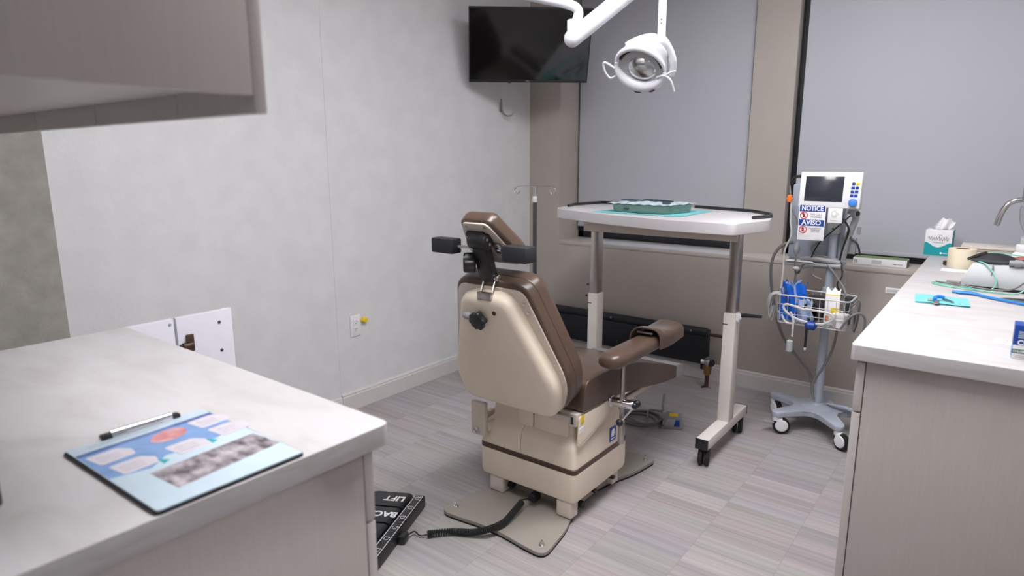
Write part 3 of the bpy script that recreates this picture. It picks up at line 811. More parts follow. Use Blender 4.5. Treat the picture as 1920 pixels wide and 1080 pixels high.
# ---- foot control with coiled lead
def foot_control():
    a = V3((-1.694, 1.642, 0)); b = V3((-1.525, 1.245, 0))
    y = (a - b).normalized()                # along the bar, away from the camera
    x = V3((y.y, -y.x, 0))                  # towards the chair
    L = (a - b).length
    t = thing('foot_control', 'black foot control with white lettering and a coiled lead on the floor', 'foot switch', (a + b) / 2)
    m = mtx((a + b) / 2, x, y, EZ)
    h = L / 2
    B().box((-.045, -h, .0), (0, h, .048), .006, m=m).box((-.26, -h, 0), (-.045, h, .018), .004, m=m).build('housing', M['black'], t)
    wl = B()
    for xx in (-.039, -.008): wl.box((xx, -h + .012, .0478), (xx + .0018, h - .012, .0486), m=m)
    wl.box((-.039, h - .0138, .0478), (-.0062, h - .012, .0486), m=m)
    wl.build('printed_border', M['white'], t)
    for k in range(6):
        yc = h - .03 - k * .07
        s = B()
        pts = [V3((-.023 + .0085 * math.cos(q), yc + .0085 * math.sin(q), .0485)) for q in [PI * .35 + 1.6 * PI * i / 12 for i in range(13)]]
        s.tube([m @ p for p in pts], .0009, 6).box((-.017, yc + .004, .048), (-.012, yc + .009, .049), m=m)
        s.build('printed_symbol', M['white'], t)
    for k, (y0, word) in enumerate(((h - .005, 'LIFT'), (h - .118, 'BACK'), (h - .231, ''), (h - .344, ''))):
        y1 = y0 - .105
        if y1 < -h - .01: continue
        p = B().prism(fillet([(-.24, .020), (-.052, .020), (-.052, .046), (-.066, .052), (-.20, .044), (-.24, .034)], [.004] * 6, 3), -y0, -y1, mtx((a + b) / 2, x, EZ, x.cross(EZ)), .004)
        po = p.build('pedal', M['black'], t)
        if word:
            c_ = m @ V3((-.105, y0 - .052, .0508))
            letters(word, .047, c_, -x + EZ * -.055, -y, M['white'], 'pedal_lettering', po, .0012, .0012)
    # coiled lead
    pl = m @ V3((.0, -.03, .02))
    cd = B().box((0, -.055, .006), (.028, -.012, .034), .005, m=m)
    lead = smooth_path([pl + x * .02, V3((-1.585, 1.472, .016)), V3((-1.556, 1.474, .010)), V3((-1.535, 1.492, .013))], 8)
    cd.tube(lead, .0028, 8)
    core = smooth_path([(-1.535, 1.492, .015), (-1.475, 1.558, .015), (-1.412, 1.592, .018), (-1.358, 1.628, .034), (-1.338, 1.69, .038), (-1.345, 1.765, .048), (-1.350, 1.815, .058)], 26)
    turns = 66; pts = []
    nn = len(core)
    prev = None
    fr = []
    for i, p in enumerate(core):
        tg = core[min(i + 1, nn - 1)] - core[max(i - 1, 0)]
        xx, yy, zz = frame(tg, prev or EZ); prev = xx; fr.append((p, xx, yy))
    tot = turns * 9
    for k in range(tot + 1):
        s = k / tot * (nn - 1); i = min(int(s), nn - 2); f = s - i
        p = fr[i][0].lerp(fr[i + 1][0], f); xx = fr[i][1].lerp(fr[i + 1][1], f).normalized(); yy = fr[i][2].lerp(fr[i + 1][2], f).normalized()
        q = 2 * PI * k / 9
        pts.append(p + xx * (.0105 * math.cos(q)) + yy * (.0105 * math.sin(q)))
    cd.tube(pts, .0031, 6)
    cd.tube(smooth_path([pts[-1], (-1.346, 1.84, .062), (-1.335, 1.868, .06)], 6), .0028, 8)
    cd.box((-1.352, 1.855, .045), (-1.318, 1.90, .072), .005)
    cd.build('coiled_lead', M['black'], t)
foot_control()

# small power box and its cable behind the chair
def floor_switch():
    c = V3((-1.245, 2.965, 0))
    t = thing('foot_pedal', 'small grey foot pedal with a yellow sticker on the floor behind the chair', 'foot switch', c)
    x = V3((.93, .37, 0)).normalized(); y = V3((-x.y, x.x, 0)); m = mtx(c, x, y, EZ)
    B().prism(fillet([(-.055, -.045), (.055, -.045), (.06, .05), (-.06, .05)], .015), 0, .012, m, .003).build('pedal_base', M['greyplastic'], t)
    B().prism(fillet([(-.045, 0.012), (.05, .012), (.05, .062), (-.02, .066), (-.045, .05)], .01), -.04, .045, mtx(c, x, EZ, x.cross(EZ)), .006).build('pedal_hood', M['greyplastic'], t)
    f = B().prism(fillet([(-.035, .018), (.04, .018), (.04, .054), (-.02, .056)], .008), .04, .0475, mtx(c, x, EZ, x.cross(EZ)), .001).build('front_plate', M['lightgrey'], t)
    B().prism([(.012, .019), (.04, .019), (.04, .054), (.02, .054)], .0475, .0485, mtx(c, x, EZ, x.cross(EZ))).build('blue_mark', M['blue'], f)
    B().box((-.012, -.03, .0645), (.03, .012, .0675), .001, m=m).build('yellow_sticker', M['yellow'], t)
    cb = B(); cc = V3((-1.41, 2.93, 0))
    pts = [V3((-1.30, 2.95, .02)), V3((-1.33, 2.92, .008))]
    for k in range(4):
        for i in range(10):
            q = 2 * PI * i / 10 - .4; r_ = .075 + .012 * ((k * 7) % 4) / 2
            pts.append(cc + V3((math.cos(q) * r_ * 1.1 + .01 * k, math.sin(q) * r_, .006 + .008 * k)))
    pts += [V3((-1.40, 3.02, .03)), V3((-1.36, 3.10, .012)), V3((-1.40, 3.2, .006)), V3((-1.46, 3.35, .006))]
    cb.tube(smooth_path(pts, 4), .0052, 7)
    cb.build('coiled_cable', M['cable'], t)
floor_switch()

# ================================================================== wheeled table
def caster_pair(b, c, r=.042, w=.016, ang=0.0):
    """twin wheels at c (floor point)"""
    d = V3((math.cos(ang), math.sin(ang), 0))
    for s in (-1, 1):
        p = V3(c) + V3((0, 0, r))
        b.cyl(p + d * s * .004, p + d * s * (.004 + w), r, seg=24, bev=.006)
    return d

def rolling_table():
    t = thing('rolling_table', 'white top wheeled procedure table on cream legs under the left blind', 'table', (-1.35, 2.95, 0))
    top = [(-.872, 2.602), (-1.16, 2.60), (-1.47, 2.69), (-1.68, 2.765), (-1.905, 2.875), (-1.962, 2.97), (-1.968, 3.16), (-1.92, 3.385), (-1.32, 3.365), (-.99, 3.235), (-.852, 3.09), (-.798, 2.835)]
    ct = fillet(list(reversed(top)), [.03, .05, .08, .08, .03, .05, .05, .05, .08, .1, .1, .03], 5)
    B().prism(ct, 1.042, 1.09, bev=.004).build('tabletop', M['topwhite'], t)
    for path in ([(-1.925, 3.02), (-1.955, 3.13), (-1.915, 3.365), (-1.72, 3.365), (-1.60, 3.362)], [(-1.33, 3.345), (-1.1, 3.27), (-.985, 3.218), (-.868, 3.09), (-.832, 2.97), (-.875, 2.86)]):
        B().tube([V3((p[0], p[1], 1.097)) for p in path], .0085, 8).build('edge_rail', M['black'], t)
    B().box((-1.73, 2.86, .985), (-.94, 2.95, 1.043), .003).build('apron_beam', M['cream_metal'], t)
    for x0, x1, yc in ((-1.725, -1.645, 2.925), (-.985, -.925, 2.91)):
        w = (x1 - x0) / 2; xc = (x0 + x1) / 2
        lg = B().box((xc - .028, yc - .034, .13), (xc + .028, yc + .034, .655), .004).build('leg_sleeve', M['ivory'], t)
        B().box((xc - .022, yc - .027, .65), (xc + .022, yc + .027, 1.043), .003).build('leg_post', M['steel'], t)
        ft = B().box((xc - .028, yc - .29, .085), (xc + .028, yc + .235, .132), .003).build('foot_bar', M['ivory'], t)
        B().box((xc - .029, yc - .296, .0845), (xc + .029, yc - .288, .1325), .002).build('end_cap', M['black'], ft)
        B().box((xc - .029, yc + .233, .0845), (xc + .029, yc + .241, .1325), .002).build('end_cap', M['black'], ft)
        for yy in (yc - .255, yc + .195):
            cs = B()
            caster_pair(cs, (xc, yy, 0), .041, .020, .25)
            cs.cyl((xc, yy, .055), (xc, yy, .088), .014).box((xc - .012, yy - .02, .05), (xc + .012, yy + .02, .078), .005)
            cs.build('caster', M['rubber'], t)
        B().box((xc - .030, yc - .0355, .60), (xc - .006, yc - .033, .604)).build('leg_slot', M['ink'], lg)
    # clamp lever on the right leg
    B().box((-.930, 2.885, .63), (-.905, 2.905, .655), .004).cyl((-.935, 2.895, .628), (-.915, 2.895, .628), .012, seg=14).build('clamp_block', M['white'], t)
    B().tube([(-.908, 2.895, .648), (-.89, 2.892, .652), (-.815, 2.885, .658)], [.009, .0095, .0065], 10).build('clamp_lever', M['black'], t)
    B().cyl((-1.715, 2.894, .70), (-1.715, 2.888, .70), .006, seg=10).cyl((-1.722, 2.894, .64), (-1.722, 2.888, .64), .006, seg=10).build('leg_knob', M['ink'], t)
rolling_table()

def instrument_tray():
    c = V3((-1.40, 2.96, 1.0915))
    tag(B().grid(lambda u, v: V3((-1.64 + .47 * u, 2.775 + .40 * v, 1.0914 + .0012 * math.sin(u * 9) * math.sin(v * 7) + .0006)), 16, 12, .0006).build('table_napkin', M['tealnap']), 'aqua paper napkin spread under the green tray on the wheeled table', 'napkin')
    t = thing('instrument_tray', 'sage green instrument tray wrapped in a pale pouch on the wheeled table', 'tray', c)
    a = math.radians(-4); x = V3((math.cos(a), math.sin(a), 0)); y = V3((-x.y, x.x, 0)); m = mtx(c + V3((0, 0, .0025)), x, y, EZ)
    W, D = .165, .125
    o1 = fillet([(-W, -D), (W, -D), (W, D), (-W, D)], .045, 6)
    def ring(k, z): return [m @ V3((p[0] * k, p[1] * (1 - (1 - k) * W / D), z)) for p in o1]
    B().loft([ring(.96, 0), ring(.985, .012), ring(1, .034), ring(1.012, .036), ring(1.01, .039), ring(.985, .037), ring(.96, .018)]).build('tray_body', M['tray'], t)
    B().grid(lambda u, v: m @ V3((-.175 + .35 * u, -.133 + .266 * v, .041 + .012 * math.sin(PI * u) * math.sin(PI * v) + .003 * math.sin(u * 21 + v * 5) * math.sin(v * 17) + .002 * math.sin(u * 40))), 40, 26, .001).build('pouch', M['pouch'], t)
    for i, (px, py, ln, an) in enumerate(((-.06, -.05, .16, .12), (.02, .01, .17, -.15), (.07, -.03, .12, .05))):
        d = V3((math.cos(an), math.sin(an), 0))
        p = V3((px, py, .0535))
        B().tube([m @ (p - d * ln / 2), m @ (p - d * ln * .2), m @ (p + d * ln / 2)], [.003, .006, .003], 8).build('instrument', M['steelblue'], t)
    B().box((-.085, -D - .003, .014), (-.055, -D + .003, .022), .002, m=m).box((W - .06, -D + .03, .046), (W - .02, -D + .05, .054), .004, m=m).build('tray_clip', M['iron'], t)
instrument_tray()

# ================================================================== radiator and valve
def radiator():
    t = thing('radiator', 'low black panel radiator under the left window', 'radiator', (-1.9, 3.70, .1))
    x0, x1 = -2.52, -1.355
    B().box((x0, 3.695, .115), (x1 - .005, 3.728, .305), .006).build('panel', M['navy'], t)
    B().cyl((x0, 3.70, .318), (x1, 3.70, .318), .027, seg=18, bev=.004).build('top_pipe', M['navy'], t)
    for xx in (x0 + .03, x1 - .05):
        B().box((xx, 3.728, .11), (xx + .04, 3.782, .32), .003).build('mounting_bracket', M['navy'], t)
    B().box((x1 - .03, 3.69, .085), (x1 + .002, 3.722, .31), .004).build('end_riser', M['navy'], t)
    s = B()
    for xx in (-2.43, -2.0, -1.62, -1.45): s.ball((xx, 3.675, .322), .006)
    s.build('panel_screw', M['steel'], t)
    B().cyl((x1, 3.70, .308), (-1.20, 3.70, .308), .010, seg=12).cyl((-1.20, 3.70, .308), (-1.20, 3.79, .308), .010, seg=12).cyl((x1 - .005, 3.70, .308), (x1 + .014, 3.70, .308), .017, seg=12).build('supply_pipe', M['copper'], t)
    v = thing('radiator_valve', 'brass and chrome valve on a floor pipe by the end of the radiator', 'valve', (-1.315, 3.625, 0))
    x, y = -1.315, 3.625
    B().lathe([(.034, 0), (.034, .003), (.026, .009), (.014, .012)], (x, y, 0), (0, 0, 1), 22).build('floor_collar', M['chrome'], v)
    B().cyl((x, y, .008), (x, y, .085), .0125, seg=14).build('riser_pipe', M['copper'], v)
    B().lathe([(.018, 0), (.022, .01), (.022, .03), (.027, .034), (.027, .055), (.018, .062)], (x, y, .082), (0, 0, 1), 8).build('valve_body', M['brass'], v)
    B().cyl((x - .038, y, .160), (x + .022, y, .160), .017, seg=14, bev=.003).cyl((x, y, .135), (x, y, .17), .015, seg=14).cyl((x - .03, y, .16), (x - .03, 3.70, .16), .01).build('union_nut', M['chrome'], v)
    B().lathe([(.017, 0), (.022, .004), (.022, .016), (.015, .022)], (x + .018, y - .004, .16), (1, -.3, 0), 14).build('handwheel', M['black'], v)
radiator()

# ================================================================== monitor stand
def cart():
    c = V3((-.652, 3.39, 0))
    t = thing('monitor_stand', 'blue grey five-wheeled monitor pole stand with a wire basket', 'medical stand', c)
    b = B()
    angs = [163, 232, 306, 18, 92]
    out = []
    for i, a in enumerate(angs):
        r = math.radians(a); nx = math.radians(angs[(i + 1) % 5] + (360 if i == 4 else 0))
        R_ = .245
        d = V3((math.cos(r), math.sin(r))); p = V3((-d.y, d.x))
        out += [tuple(d * .10 - p * .045), tuple(d * R_ - p * .026), tuple(d * (R_ + .02)), tuple(d * R_ + p * .026), tuple(d * .10 + p * .045)]
    poly = fillet(out, [.02, .025, .02, .025, .02] * 5, 4)
    bs = B().prism([(c.x + p[0], c.y + p[1]) for p in poly], .088, .116, bev=.008).lathe([(.085, .112), (.06, .122), (.036, .128), (.03, .14)], c, (0, 0, 1), 20).build('star_base', M['cart'], t)
    for i, a in enumerate(angs):
        r = math.radians(a); d = V3((math.cos(r), math.sin(r), 0)); e = c + d * .235
        sw = math.radians(a + 150 if i != 2 else a + 20)
        f = V3((math.cos(sw), math.sin(sw), 0)); sd = V3((-f.y, f.x, 0))
        w = e + f * .024 + V3((0, 0, .041))
        hz = B().cyl(e + V3((0, 0, .068)), e + V3((0, 0, .09)), .02, seg=16)
        for s in (-1, 1): hz.lathe([(.029, 0), (.031, .003), (.027, .008), (.006, .010)], w + sd * s * .0125 + V3((0, 0, .003)), sd * s, 20)
        hz.tube([e + V3((0, 0, .070)), w + V3((0, 0, .026))], [.020, .021], 12)
        hz.build('caster_hood', M['white'], t)
        wh = B()
        for s in (-1, 1): wh.cyl(w + sd * s * .001, w + sd * s * .0135, .041, seg=24, bev=.004)
        wh.build('caster_wheel', M['rubber'], t)
        if i in (0, 1): B().box((-.012, -.03, -.004), (.012, .028, .006), .004, m=mtx(e - f * .03 + V3((0, 0, .055)), sd, f, EZ)).build('brake_pedal', M['greyplastic'], t)
    B().cyl(c + V3((0, 0, .12)), c + V3((0, 0, 1.10)), .021, r2=.0185, seg=20).build('pole', M['cart'], t)
    B().box((c.x - .026, c.y - .03, .995), (c.x + .026, c.y + .03, 1.055), .004).cyl((c.x, c.y, .835), (c.x, c.y, .875), .028, seg=20, bev=.003).cyl((c.x, c.y, .70), (c.x, c.y, .73), .027, seg=18, bev=.003).build('pole_clamp', M['lightgrey'], t)
    B().cyl((c.x, c.y - .031, 1.02), (c.x, c.y - .0295, 1.02), .005).cyl((c.x + .024, c.y - .02, .855), (c.x + .028, c.y - .024, .855), .005).build('clamp_hole', M['ink'], t)
    # module behind the pole
    md = B().box((-.862, 3.42, .86), (-.615, 3.475, 1.225), .008).build('rear_module', M['cart'], t)
    B().box((-.86, 3.34, .838), (-.60, 3.475, .852), .003).build('module_shelf', M['lightgrey'], t)
    B().tube(smooth_path([(-.78, 3.35, .868), (-.72, 3.34, .872), (-.66, 3.345, .866), (-.61, 3.36, .86)], 6), .013, 10).build('shelf_rail', M['greyplastic'], t)
    B().prism([(-.845, 3.33), (-.72, 3.33), (-.80, 3.39)], .8525, .858).build('paper_flap', M['paper'], t)
    # handle arm on the right
    B().tube(smooth_path([(-.60, 3.40, 1.105), (-.565, 3.40, 1.085), (-.585, 3.40, 1.0), (-.598, 3.40, .93), (-.606, 3.40, .87)], 6), .015, 10).cyl((-.575, 3.37, 1.095), (-.555, 3.36, 1.095), .02, seg=16, bev=.003).build('side_arm', M['lightgrey'], t)
    B().box((-.556, 3.395, .995), (-.54, 3.41, 1.03), .003).box((-.62, 3.405, .90), (-.555, 3.43, .975), .003).build('arm_bracket', M['greyplastic'], t)
    B().cyl((-.557, 3.362, 1.096), (-.5525, 3.357, 1.096), .012).cyl((-.60, 3.404, .935), (-.60, 3.4035, .935), .006).build('arm_opening', M['ink'], t)
    # basket
    x0, x1, y0, y1, zt, zb = -.835, -.515, 3.165, 3.345, .712, .575
    w = B()
    def rim(z, ins=0.0, r=.0026):
        w.tube([V3((p[0], p[1], z)) for p in fillet([(x0 + ins, y0 + ins), (x1 - ins, y0 + ins), (x1 - ins, y1 - ins), (x0 + ins, y1 - ins)], .025, 4)], r, 8, True)
    rim(zt, 0, .0036); rim(zt - .045, .004, .0018); rim(zt - .09, .008, .0018); rim(zb, .012, .0022)
    n = 9
    for i in range(n):
        xx = x0 + .02 + (x1 - x0 - .04) * i / (n - 1)
        w.tube([(xx, y0, zt), (xx, y0 + .012, zb), (xx, y1 - .012, zb), (xx, y1, zt)], .0016, 6)
    for i in range(5):
        yy = y0 + .02 + (y1 - y0 - .04) * i / 4
        w.tube([(x0, yy, zt), (x0 + .012, yy, zb), (x1 - .012, yy, zb), (x1, yy, zt)], .0016, 6)
    w.tube([(c.x - .03, y1, zt), (c.x - .02, c.y - .01, zt)], .003, 6).tube([(c.x + .03, y1, zt), (c.x + .02, c.y - .01, zt)], .003, 6)
    w.build('wire_basket', M['wire'], t)
    # leads belonging to the stand
    def lead(name, pts, r, m, parent=t): return B().tube(smooth_path(pts, 8), r, 7).build(name, m, parent)
    lead('grey_hose', [(-.84, 3.42, .935), (-.885, 3.41, .92), (-.925, 3.405, .86), (-.93, 3.40, .76), (-.90, 3.40, .60), (-.85, 3.42, .44), (-.77, 3.46, .32), (-.72, 3.48, .25), (-.69, 3.46, .14)], .0075, M['cable'])
    lead('pole_cord', [(-.60, 3.42, .60), (-.605, 3.40, .45), (-.635, 3.375, .34), (-.672, 3.365, .26), (-.678, 3.36, .21), (-.665, 3.355, .16)], .006, M['cable'])
    lead('grey_lead', [(-.71, 3.40, .96), (-.74, 3.375, .91), (-.66, 3.345, .85), (-.585, 3.33, .76), (-.55, 3.30, .70)], .0055, M['cable'])
    lead('grey_lead', [(-.79, 3.36, .79), (-.75, 3.35, .86), (-.68, 3.355, .885), (-.60, 3.36, .84), (-.575, 3.36, .78), (-.585, 3.35, .70)], .0045, M['cable'])
    lead('grey_lead', [(-.80, 3.33, .70), (-.79, 3.34, .80), (-.73, 3.35, .83), (-.72, 3.35, .79), (-.68, 3.345, .775)], .004, M['cable'])
    lead('black_lead', [(-.57, 3.37, 1.10), (-.63, 3.33, 1.03), (-.70, 3.32, .95), (-.73, 3.33, .88)], .0035, M['black'])
    lead('black_lead', [(-.612, 3.35, 1.07), (-.582, 3.345, 1.02), (-.60, 3.35, .93), (-.61, 3.36, .87)], .0045, M['black'])
    lead('black_lead', [(-.58, 3.39, .98), (-.545, 3.385, .95), (-.53, 3.385, .90)], .0045, M['black'])
    lead('black_lead', [(-.60, 3.36, .86), (-.59, 3.34, .80), (-.605, 3.33, .76), (-.585, 3.33, .72)], .0035, M['black'])
    lead('pale_lead', [(-.845, 3.34, 1.16), (-.84, 3.335, 1.05), (-.83, 3.33, .98), (-.855, 3.33, .90), (-.85, 3.31, .80), (-.845, 3.28, .72)], .0045, M['palecable'])
    lead('black_lead', [(-.80, 3.33, 1.265), (-.835, 3.34, 1.26), (-.855, 3.345, 1.23)], .007, M['black'])
    lead('grey_lead', [(-.86, 3.35, 1.22), (-.84, 3.34, 1.11), (-.81, 3.335, 1.05), (-.80, 3.33, .96)], .004, M['cable'])
    B().box((-.862, 3.325, 1.14), (-.842, 3.345, 1.175), .004).box((-.868, 3.33, 1.15), (-.836, 3.34, 1.163), .004).build('lead_clip', M['orange'], t)
    B().lathe([(.006, 0), (.014, .015), (.016, .035), (.009, .055), (.005, .065)], (-.80, 3.33, .885), (0, 0, 1), 12).build('connector', M['greyplastic'], t)
    lead('grey_lead', [(-.80, 3.33, .89), (-.80, 3.33, .83), (-.79, 3.325, .76), (-.80, 3.31, .70)], .004, M['cable'])
    B().ball((-.79, 3.31, .822), .014, (1.2, 1, .6)).build('lead_bead', M['palecable'], t)
    # coiled tube hung on the front of the basket
    lead('front_tube', [(-.70, 3.155, .655), (-.78, 3.152, .672), (-.79, 3.15, .648), (-.745, 3.148, .615), (-.69, 3.15, .60), (-.62, 3.15, .60), (-.575, 3.15, .63), (-.60, 3.15, .655), (-.70, 3.152, .66)], .0055, M['wire'])
    lead('front_tube', [(-.80, 3.15, .62), (-.775, 3.148, .585), (-.74, 3.148, .59), (-.76, 3.146, .64), (-.745, 3.146, .60), (-.744, 3.15, .52)], .005, M['wire'])
    B().lathe([(.010, 0), (.015, .003), (.015, .052), (.006, .058)], (-.752, 3.15, .445), (0, 0, 1), 14).build('hanging_bulb', M['lightgrey'], t)
    B().cyl((-.683, 3.15, .60), (-.683, 3.15, .478), .0055, seg=10).build('probe_stem', M['black'], t)
    B().lathe([(.003, 0), (.006, .004), (.006, .014)], (-.683, 3.15, .463), (0, 0, 1), 10).build('probe_tip', M['white'], t)
    B().lathe([(.012, 0), (.022, .01), (.02, .04), (.006, .05)], (-.69, 3.152, .585), (1, 0, 0), 12).build('probe_sleeve', M['blue'], t)
    # lead bundles at both ends
    for i in range(9):
        xx = x0 - .008 - .005 * (i % 4); yy = y0 + .02 + .008 * i
        lead('lead_bundle', [(x0 + .008, yy + .01, zt - .005), (xx - .014, yy, zt - .01), (xx - .026, yy - .004, zt - .06), (xx - .022 + .004 * (i % 3), yy, zt - .12 - .006 * (i % 5)), (xx - .005, yy + .003, zt - .07)], .0032, M['palecable'])
    for i in range(7):
        yy = y0 + .03 + .009 * i
        lead('lead_bundle', [(x1 - .004, yy, zt - .03), (x1 + .02 + .003 * (i % 3), yy, zt - .005 + .006 * (i % 4)), (x1 + .028, yy, zt - .06), (x1 + .02 - .005 * (i % 2), yy, zt - .13 - .008 * (i % 3)), (x1 + .012, yy, zt - .06)], .003, M['cable'])
    lead('grey_lead', [(x1 - .03, y0 + .01, zb + .01), (x1 + .005, y0, zb + .07), (x1 + .04, y0 + .01, zt - .045), (x1 + .062, y0 + .02, zt - .07), (x1 + .06, y0 + .03, zt - .13)], .0055, M['cable'])
    B().tube([(-.64, 3.43, .118), (-.59, 3.40, .135), (-.52, 3.38, .14), (-.43, 3.36, .125)], [.008, .010, .02, .022], 10, flat=.6).build('base_adapter', M['cart'], t)

    # monitor on the pole
    mo = thing('patient_monitor', 'white patient monitor with dark screen and blue keys on the pole stand', 'monitor', (-.665, 3.30, 1.12))
    m = mtx((-.667, 3.285, 1.205), V3((1, .03, 0)).normalized(), V3((0, .10, 1)).normalized(), V3((1, .03, 0)).normalized().cross(V3((0, .10, 1)).normalized()))
    ca = B().box((-.131, -.083, -.055), (.131, .083, 0), .006, m=m).build('casing', M['white'], mo)
    B().box((-.07, -.06, -.085), (.07, .05, -.05), .01, m=m).build('rear_cover', M['lightgrey'], mo)
    B().box((-.106, -.054, -.002), (.057, .062, .0012), .001, m=m).build('screen', M['monitorglass'], mo)
    for i, (xx, yy, kind) in enumerate(((.097, .03, 'c'), (.114, .03, 'y'), (.096, .012, 's'), (.113, .012, 'c'), (.095, -.006, 's'), (.112, -.006, 's'), (.094, -.023, 's'), (.111, -.023, 's'))):
        k = B()
        if kind == 'c': k.cyl(m @ V3((xx, yy, -.001)), m @ V3((xx, yy, .002)), .0075, seg=16)
        else: k.box((xx - .0072, yy - .0065, -.001), (xx + .0072, yy + .0065, .002), .001, m=m)
        k.build('key', M['yellow'] if kind == 'y' else M['blue'], mo)
    B().cyl(m @ V3((.1025, -.055, -.001)), m @ V3((.1025, -.055, .016)), .0178, seg=24, bev=.003).build('rotary_knob', M['knobblue'], mo)
    B().box((.088, .052, 0), (.0895, .066, .0006), m=m).box((.1, .05, 0), (.1012, .068, .0006), m=m).box((.085, -.078, 0), (.118, -.0765, .0006), m=m).build('printed_mark', M['greyink'], mo)

    # two hanging signs
    sx, sy = V3((1, .02, 0)).normalized(), V3((0.0, 0, 1))
    def sign_m(o): return mtx(o, sx, sy, sx.cross(sy))
    s = thing('notice_sign', 'white and blue no cell phones notice hanging below the monitor', 'sign', (-.72, 3.235, 1.05))
    m = sign_m(V3((-.7225, 3.235, 1.0535)))
    w_, h_ = .0575, .081
    B().box((-w_, -h_, -.003), (w_, h_, 0), .0008, m=m).build('sign_board', M['paper'], s)
    for z0, word, sz, lines, fs in ((.067, 'NOTICE', .0305, ('NO CELL', 'PHONES'), .0125), (.0005, 'AVISO', .031, ('NO SE PERMITEN', 'TELEFONOS', 'CELULARES'), .0072)):
        bd = B().box((-w_ + .003, z0 - .0145, 0), (w_ - .003, z0 + .0145, .0008), m=m).build('blue_band', M['blue'], s)
        letters(word, sz, m @ V3((0, z0, .0012)), sx, sy, M['paper'], 'band_lettering', bd, .0009, .0003, wscale=.84 if word == 'NOTICE' else .96)
        zc = z0 - .033
        pic = m @ V3((-.0345, zc, .0008))
        r_ = B()
        r_.tube([pic + sx * (.0155 * math.cos(q)) + sy * (.0155 * math.sin(q)) for q in [2 * PI * i / 28 for i in range(28)]], .0018, 6, True)
        r_.tube([pic + sx * -.0108 + sy * .0108, pic + sx * .0108 + sy * -.0108], .0017, 6)
        r_.build('prohibition_ring', M['red'], s)
        B().box((-.0385, zc - .009, .0002), (-.0305, zc + .009, .0008), m=m).box((-.0385, zc + .009, .0002), (-.0365, zc + .014, .0008), m=m).build('phone_symbol', M['ink'], s)
        for j, ln in enumerate(lines):
            letters(ln, fs, m @ V3((.019, zc + (len(lines) - 1) * fs * .5 - j * fs * 1.05, .0006)), sx, sy, M['greyink'], 'lettering', s, .0002, .0003)
    B().box((.02, -.0765, 0), (.045, -.0755, .0006), m=m).build('small_print', M['greyink'], s)
    q = thing('placard', 'small white card with a round grey mark beside the no phones notice', 'card', (-.628, 3.255, 1.09))
    m = sign_m(V3((-.6285, 3.255, 1.0905)))
    B().box((-.0305, -.034, -.002), (.0305, .034, 0), .0006, m=m).build('card_sheet', M['paper'], q)
    pic = m @ V3((-.004, .006, .0006))
    k = B().tube([pic + sx * (.012 * math.cos(a)) + sy * (.014 * math.sin(a)) for a in [2 * PI * i / 24 for i in range(24)]], .0007, 6, True)
    k.tube([pic + sx * (.006 * math.cos(a)) + sy * (-.002 + .006 * math.sin(a)) for a in [PI + PI * i / 8 for i in range(9)]], .0007, 6)
    k.tube([pic + sx * .016 + sy * .006, pic + sx * .019 - sy * .002], .0008, 6)
    k.box((-.018, -.024, 0), (.008, -.0225, .0006), m=m).box((-.006, .025, 0), (.006, .0262, .0006), m=m)
    k.build('printed_mark', M['greyink'], q)

    # things lying in the basket
    bg = thing('glove_bag', 'crumpled blue bag standing at the left end of the wire basket', 'bag', (-.785, 3.25, .58))
    random.seed(3)
    def bag(u, v):
        a = 2 * PI * u
        h = .155 * v + (.04 * v * (abs(math.sin(a * 3 + .5)) - .3))
        r = .052 + .012 * math.sin(a * 5 + v * 4) + .016 * v * math.sin(a * 3 + 1)
        return V3((-.782 + r * 1.02 * math.cos(a), 3.26 + r * 1.05 * math.sin(a), .583 + h))
    B().grid(bag, 48, 14, .0012).build('bag_film', M['bagblue'], bg)
    def bag2(u, v):
        a = 2 * PI * u; r = .032 + .012 * math.sin(a * 4 + v * 6)
        return V3((-.79 + r * math.cos(a), 3.255 + r * math.sin(a), .60 + .155 * v + .02 * math.sin(a * 3) * v))
    B().grid(bag2, 36, 10, .001).build('inner_fold', M['bagclear'], bg)
    pk = thing('plastic_pack', 'pale crinkled plastic pack standing beside the blue bag in the basket', 'pack', (-.715, 3.215, .58))
    B().grid(lambda u, v: V3((-.745 + .065 * u + .004 * math.sin(v * 9), 3.20 + .01 * math.sin(u * 9 + v * 4), .582 + .11 * v)), 12, 12, .012).build('pack_film', M['bagclear'], pk)
    cf = thing('pressure_cuff', 'rolled black blood pressure cuff lying in the middle of the basket', 'cuff', (-.685, 3.26, .58))
    B().lathe([(.030, 0), (.046, 0), (.048, .05), (.046, .10), (.030, .10), (.028, .05), (.030, 0)], (-.685, 3.205, .634), (0, 1, 0), 28, cap=False).build('cuff_roll', M['blackfab'], cf)
    B().box((-.72, 3.30, .583), (-.65, 3.325, .70), .006).build('cuff_tail', M['blackfab'], cf)
    gz = thing('gauze_carton', 'white and yellow gauze carton standing in the wire basket', 'carton', (-.60, 3.25, .58))
    m = mtx((-.605, 3.262, .5795), V3((.97, .22, 0)).normalized(), V3((-.22, .97, 0)).normalized(), EZ)
    cb = B().box((-.032, -.03, 0), (.030, .03, .142), .002, m=m).build('carton_body', M['paper'], gz)
    B().box((-.026, -.0312, .02), (-.012, -.0295, .045), m=m).build('orange_panel', M['orange'], cb)
    B().box((-.005, -.0312, .045), (.026, -.0295, .085), m=m).box((-.028, -.028, .1425), (.028, .0, .1437), m=m).build('yellow_panel', M['yellow'], cb)
    B().grid(lambda u, v: m @ V3((-.03 + .06 * u, -.012 + .04 * v, .145 + .022 * math.sin(PI * v) * (1 + .4 * math.sin(u * 13)))), 14, 8, .003).build('gauze_tuft', M['paper'], gz)
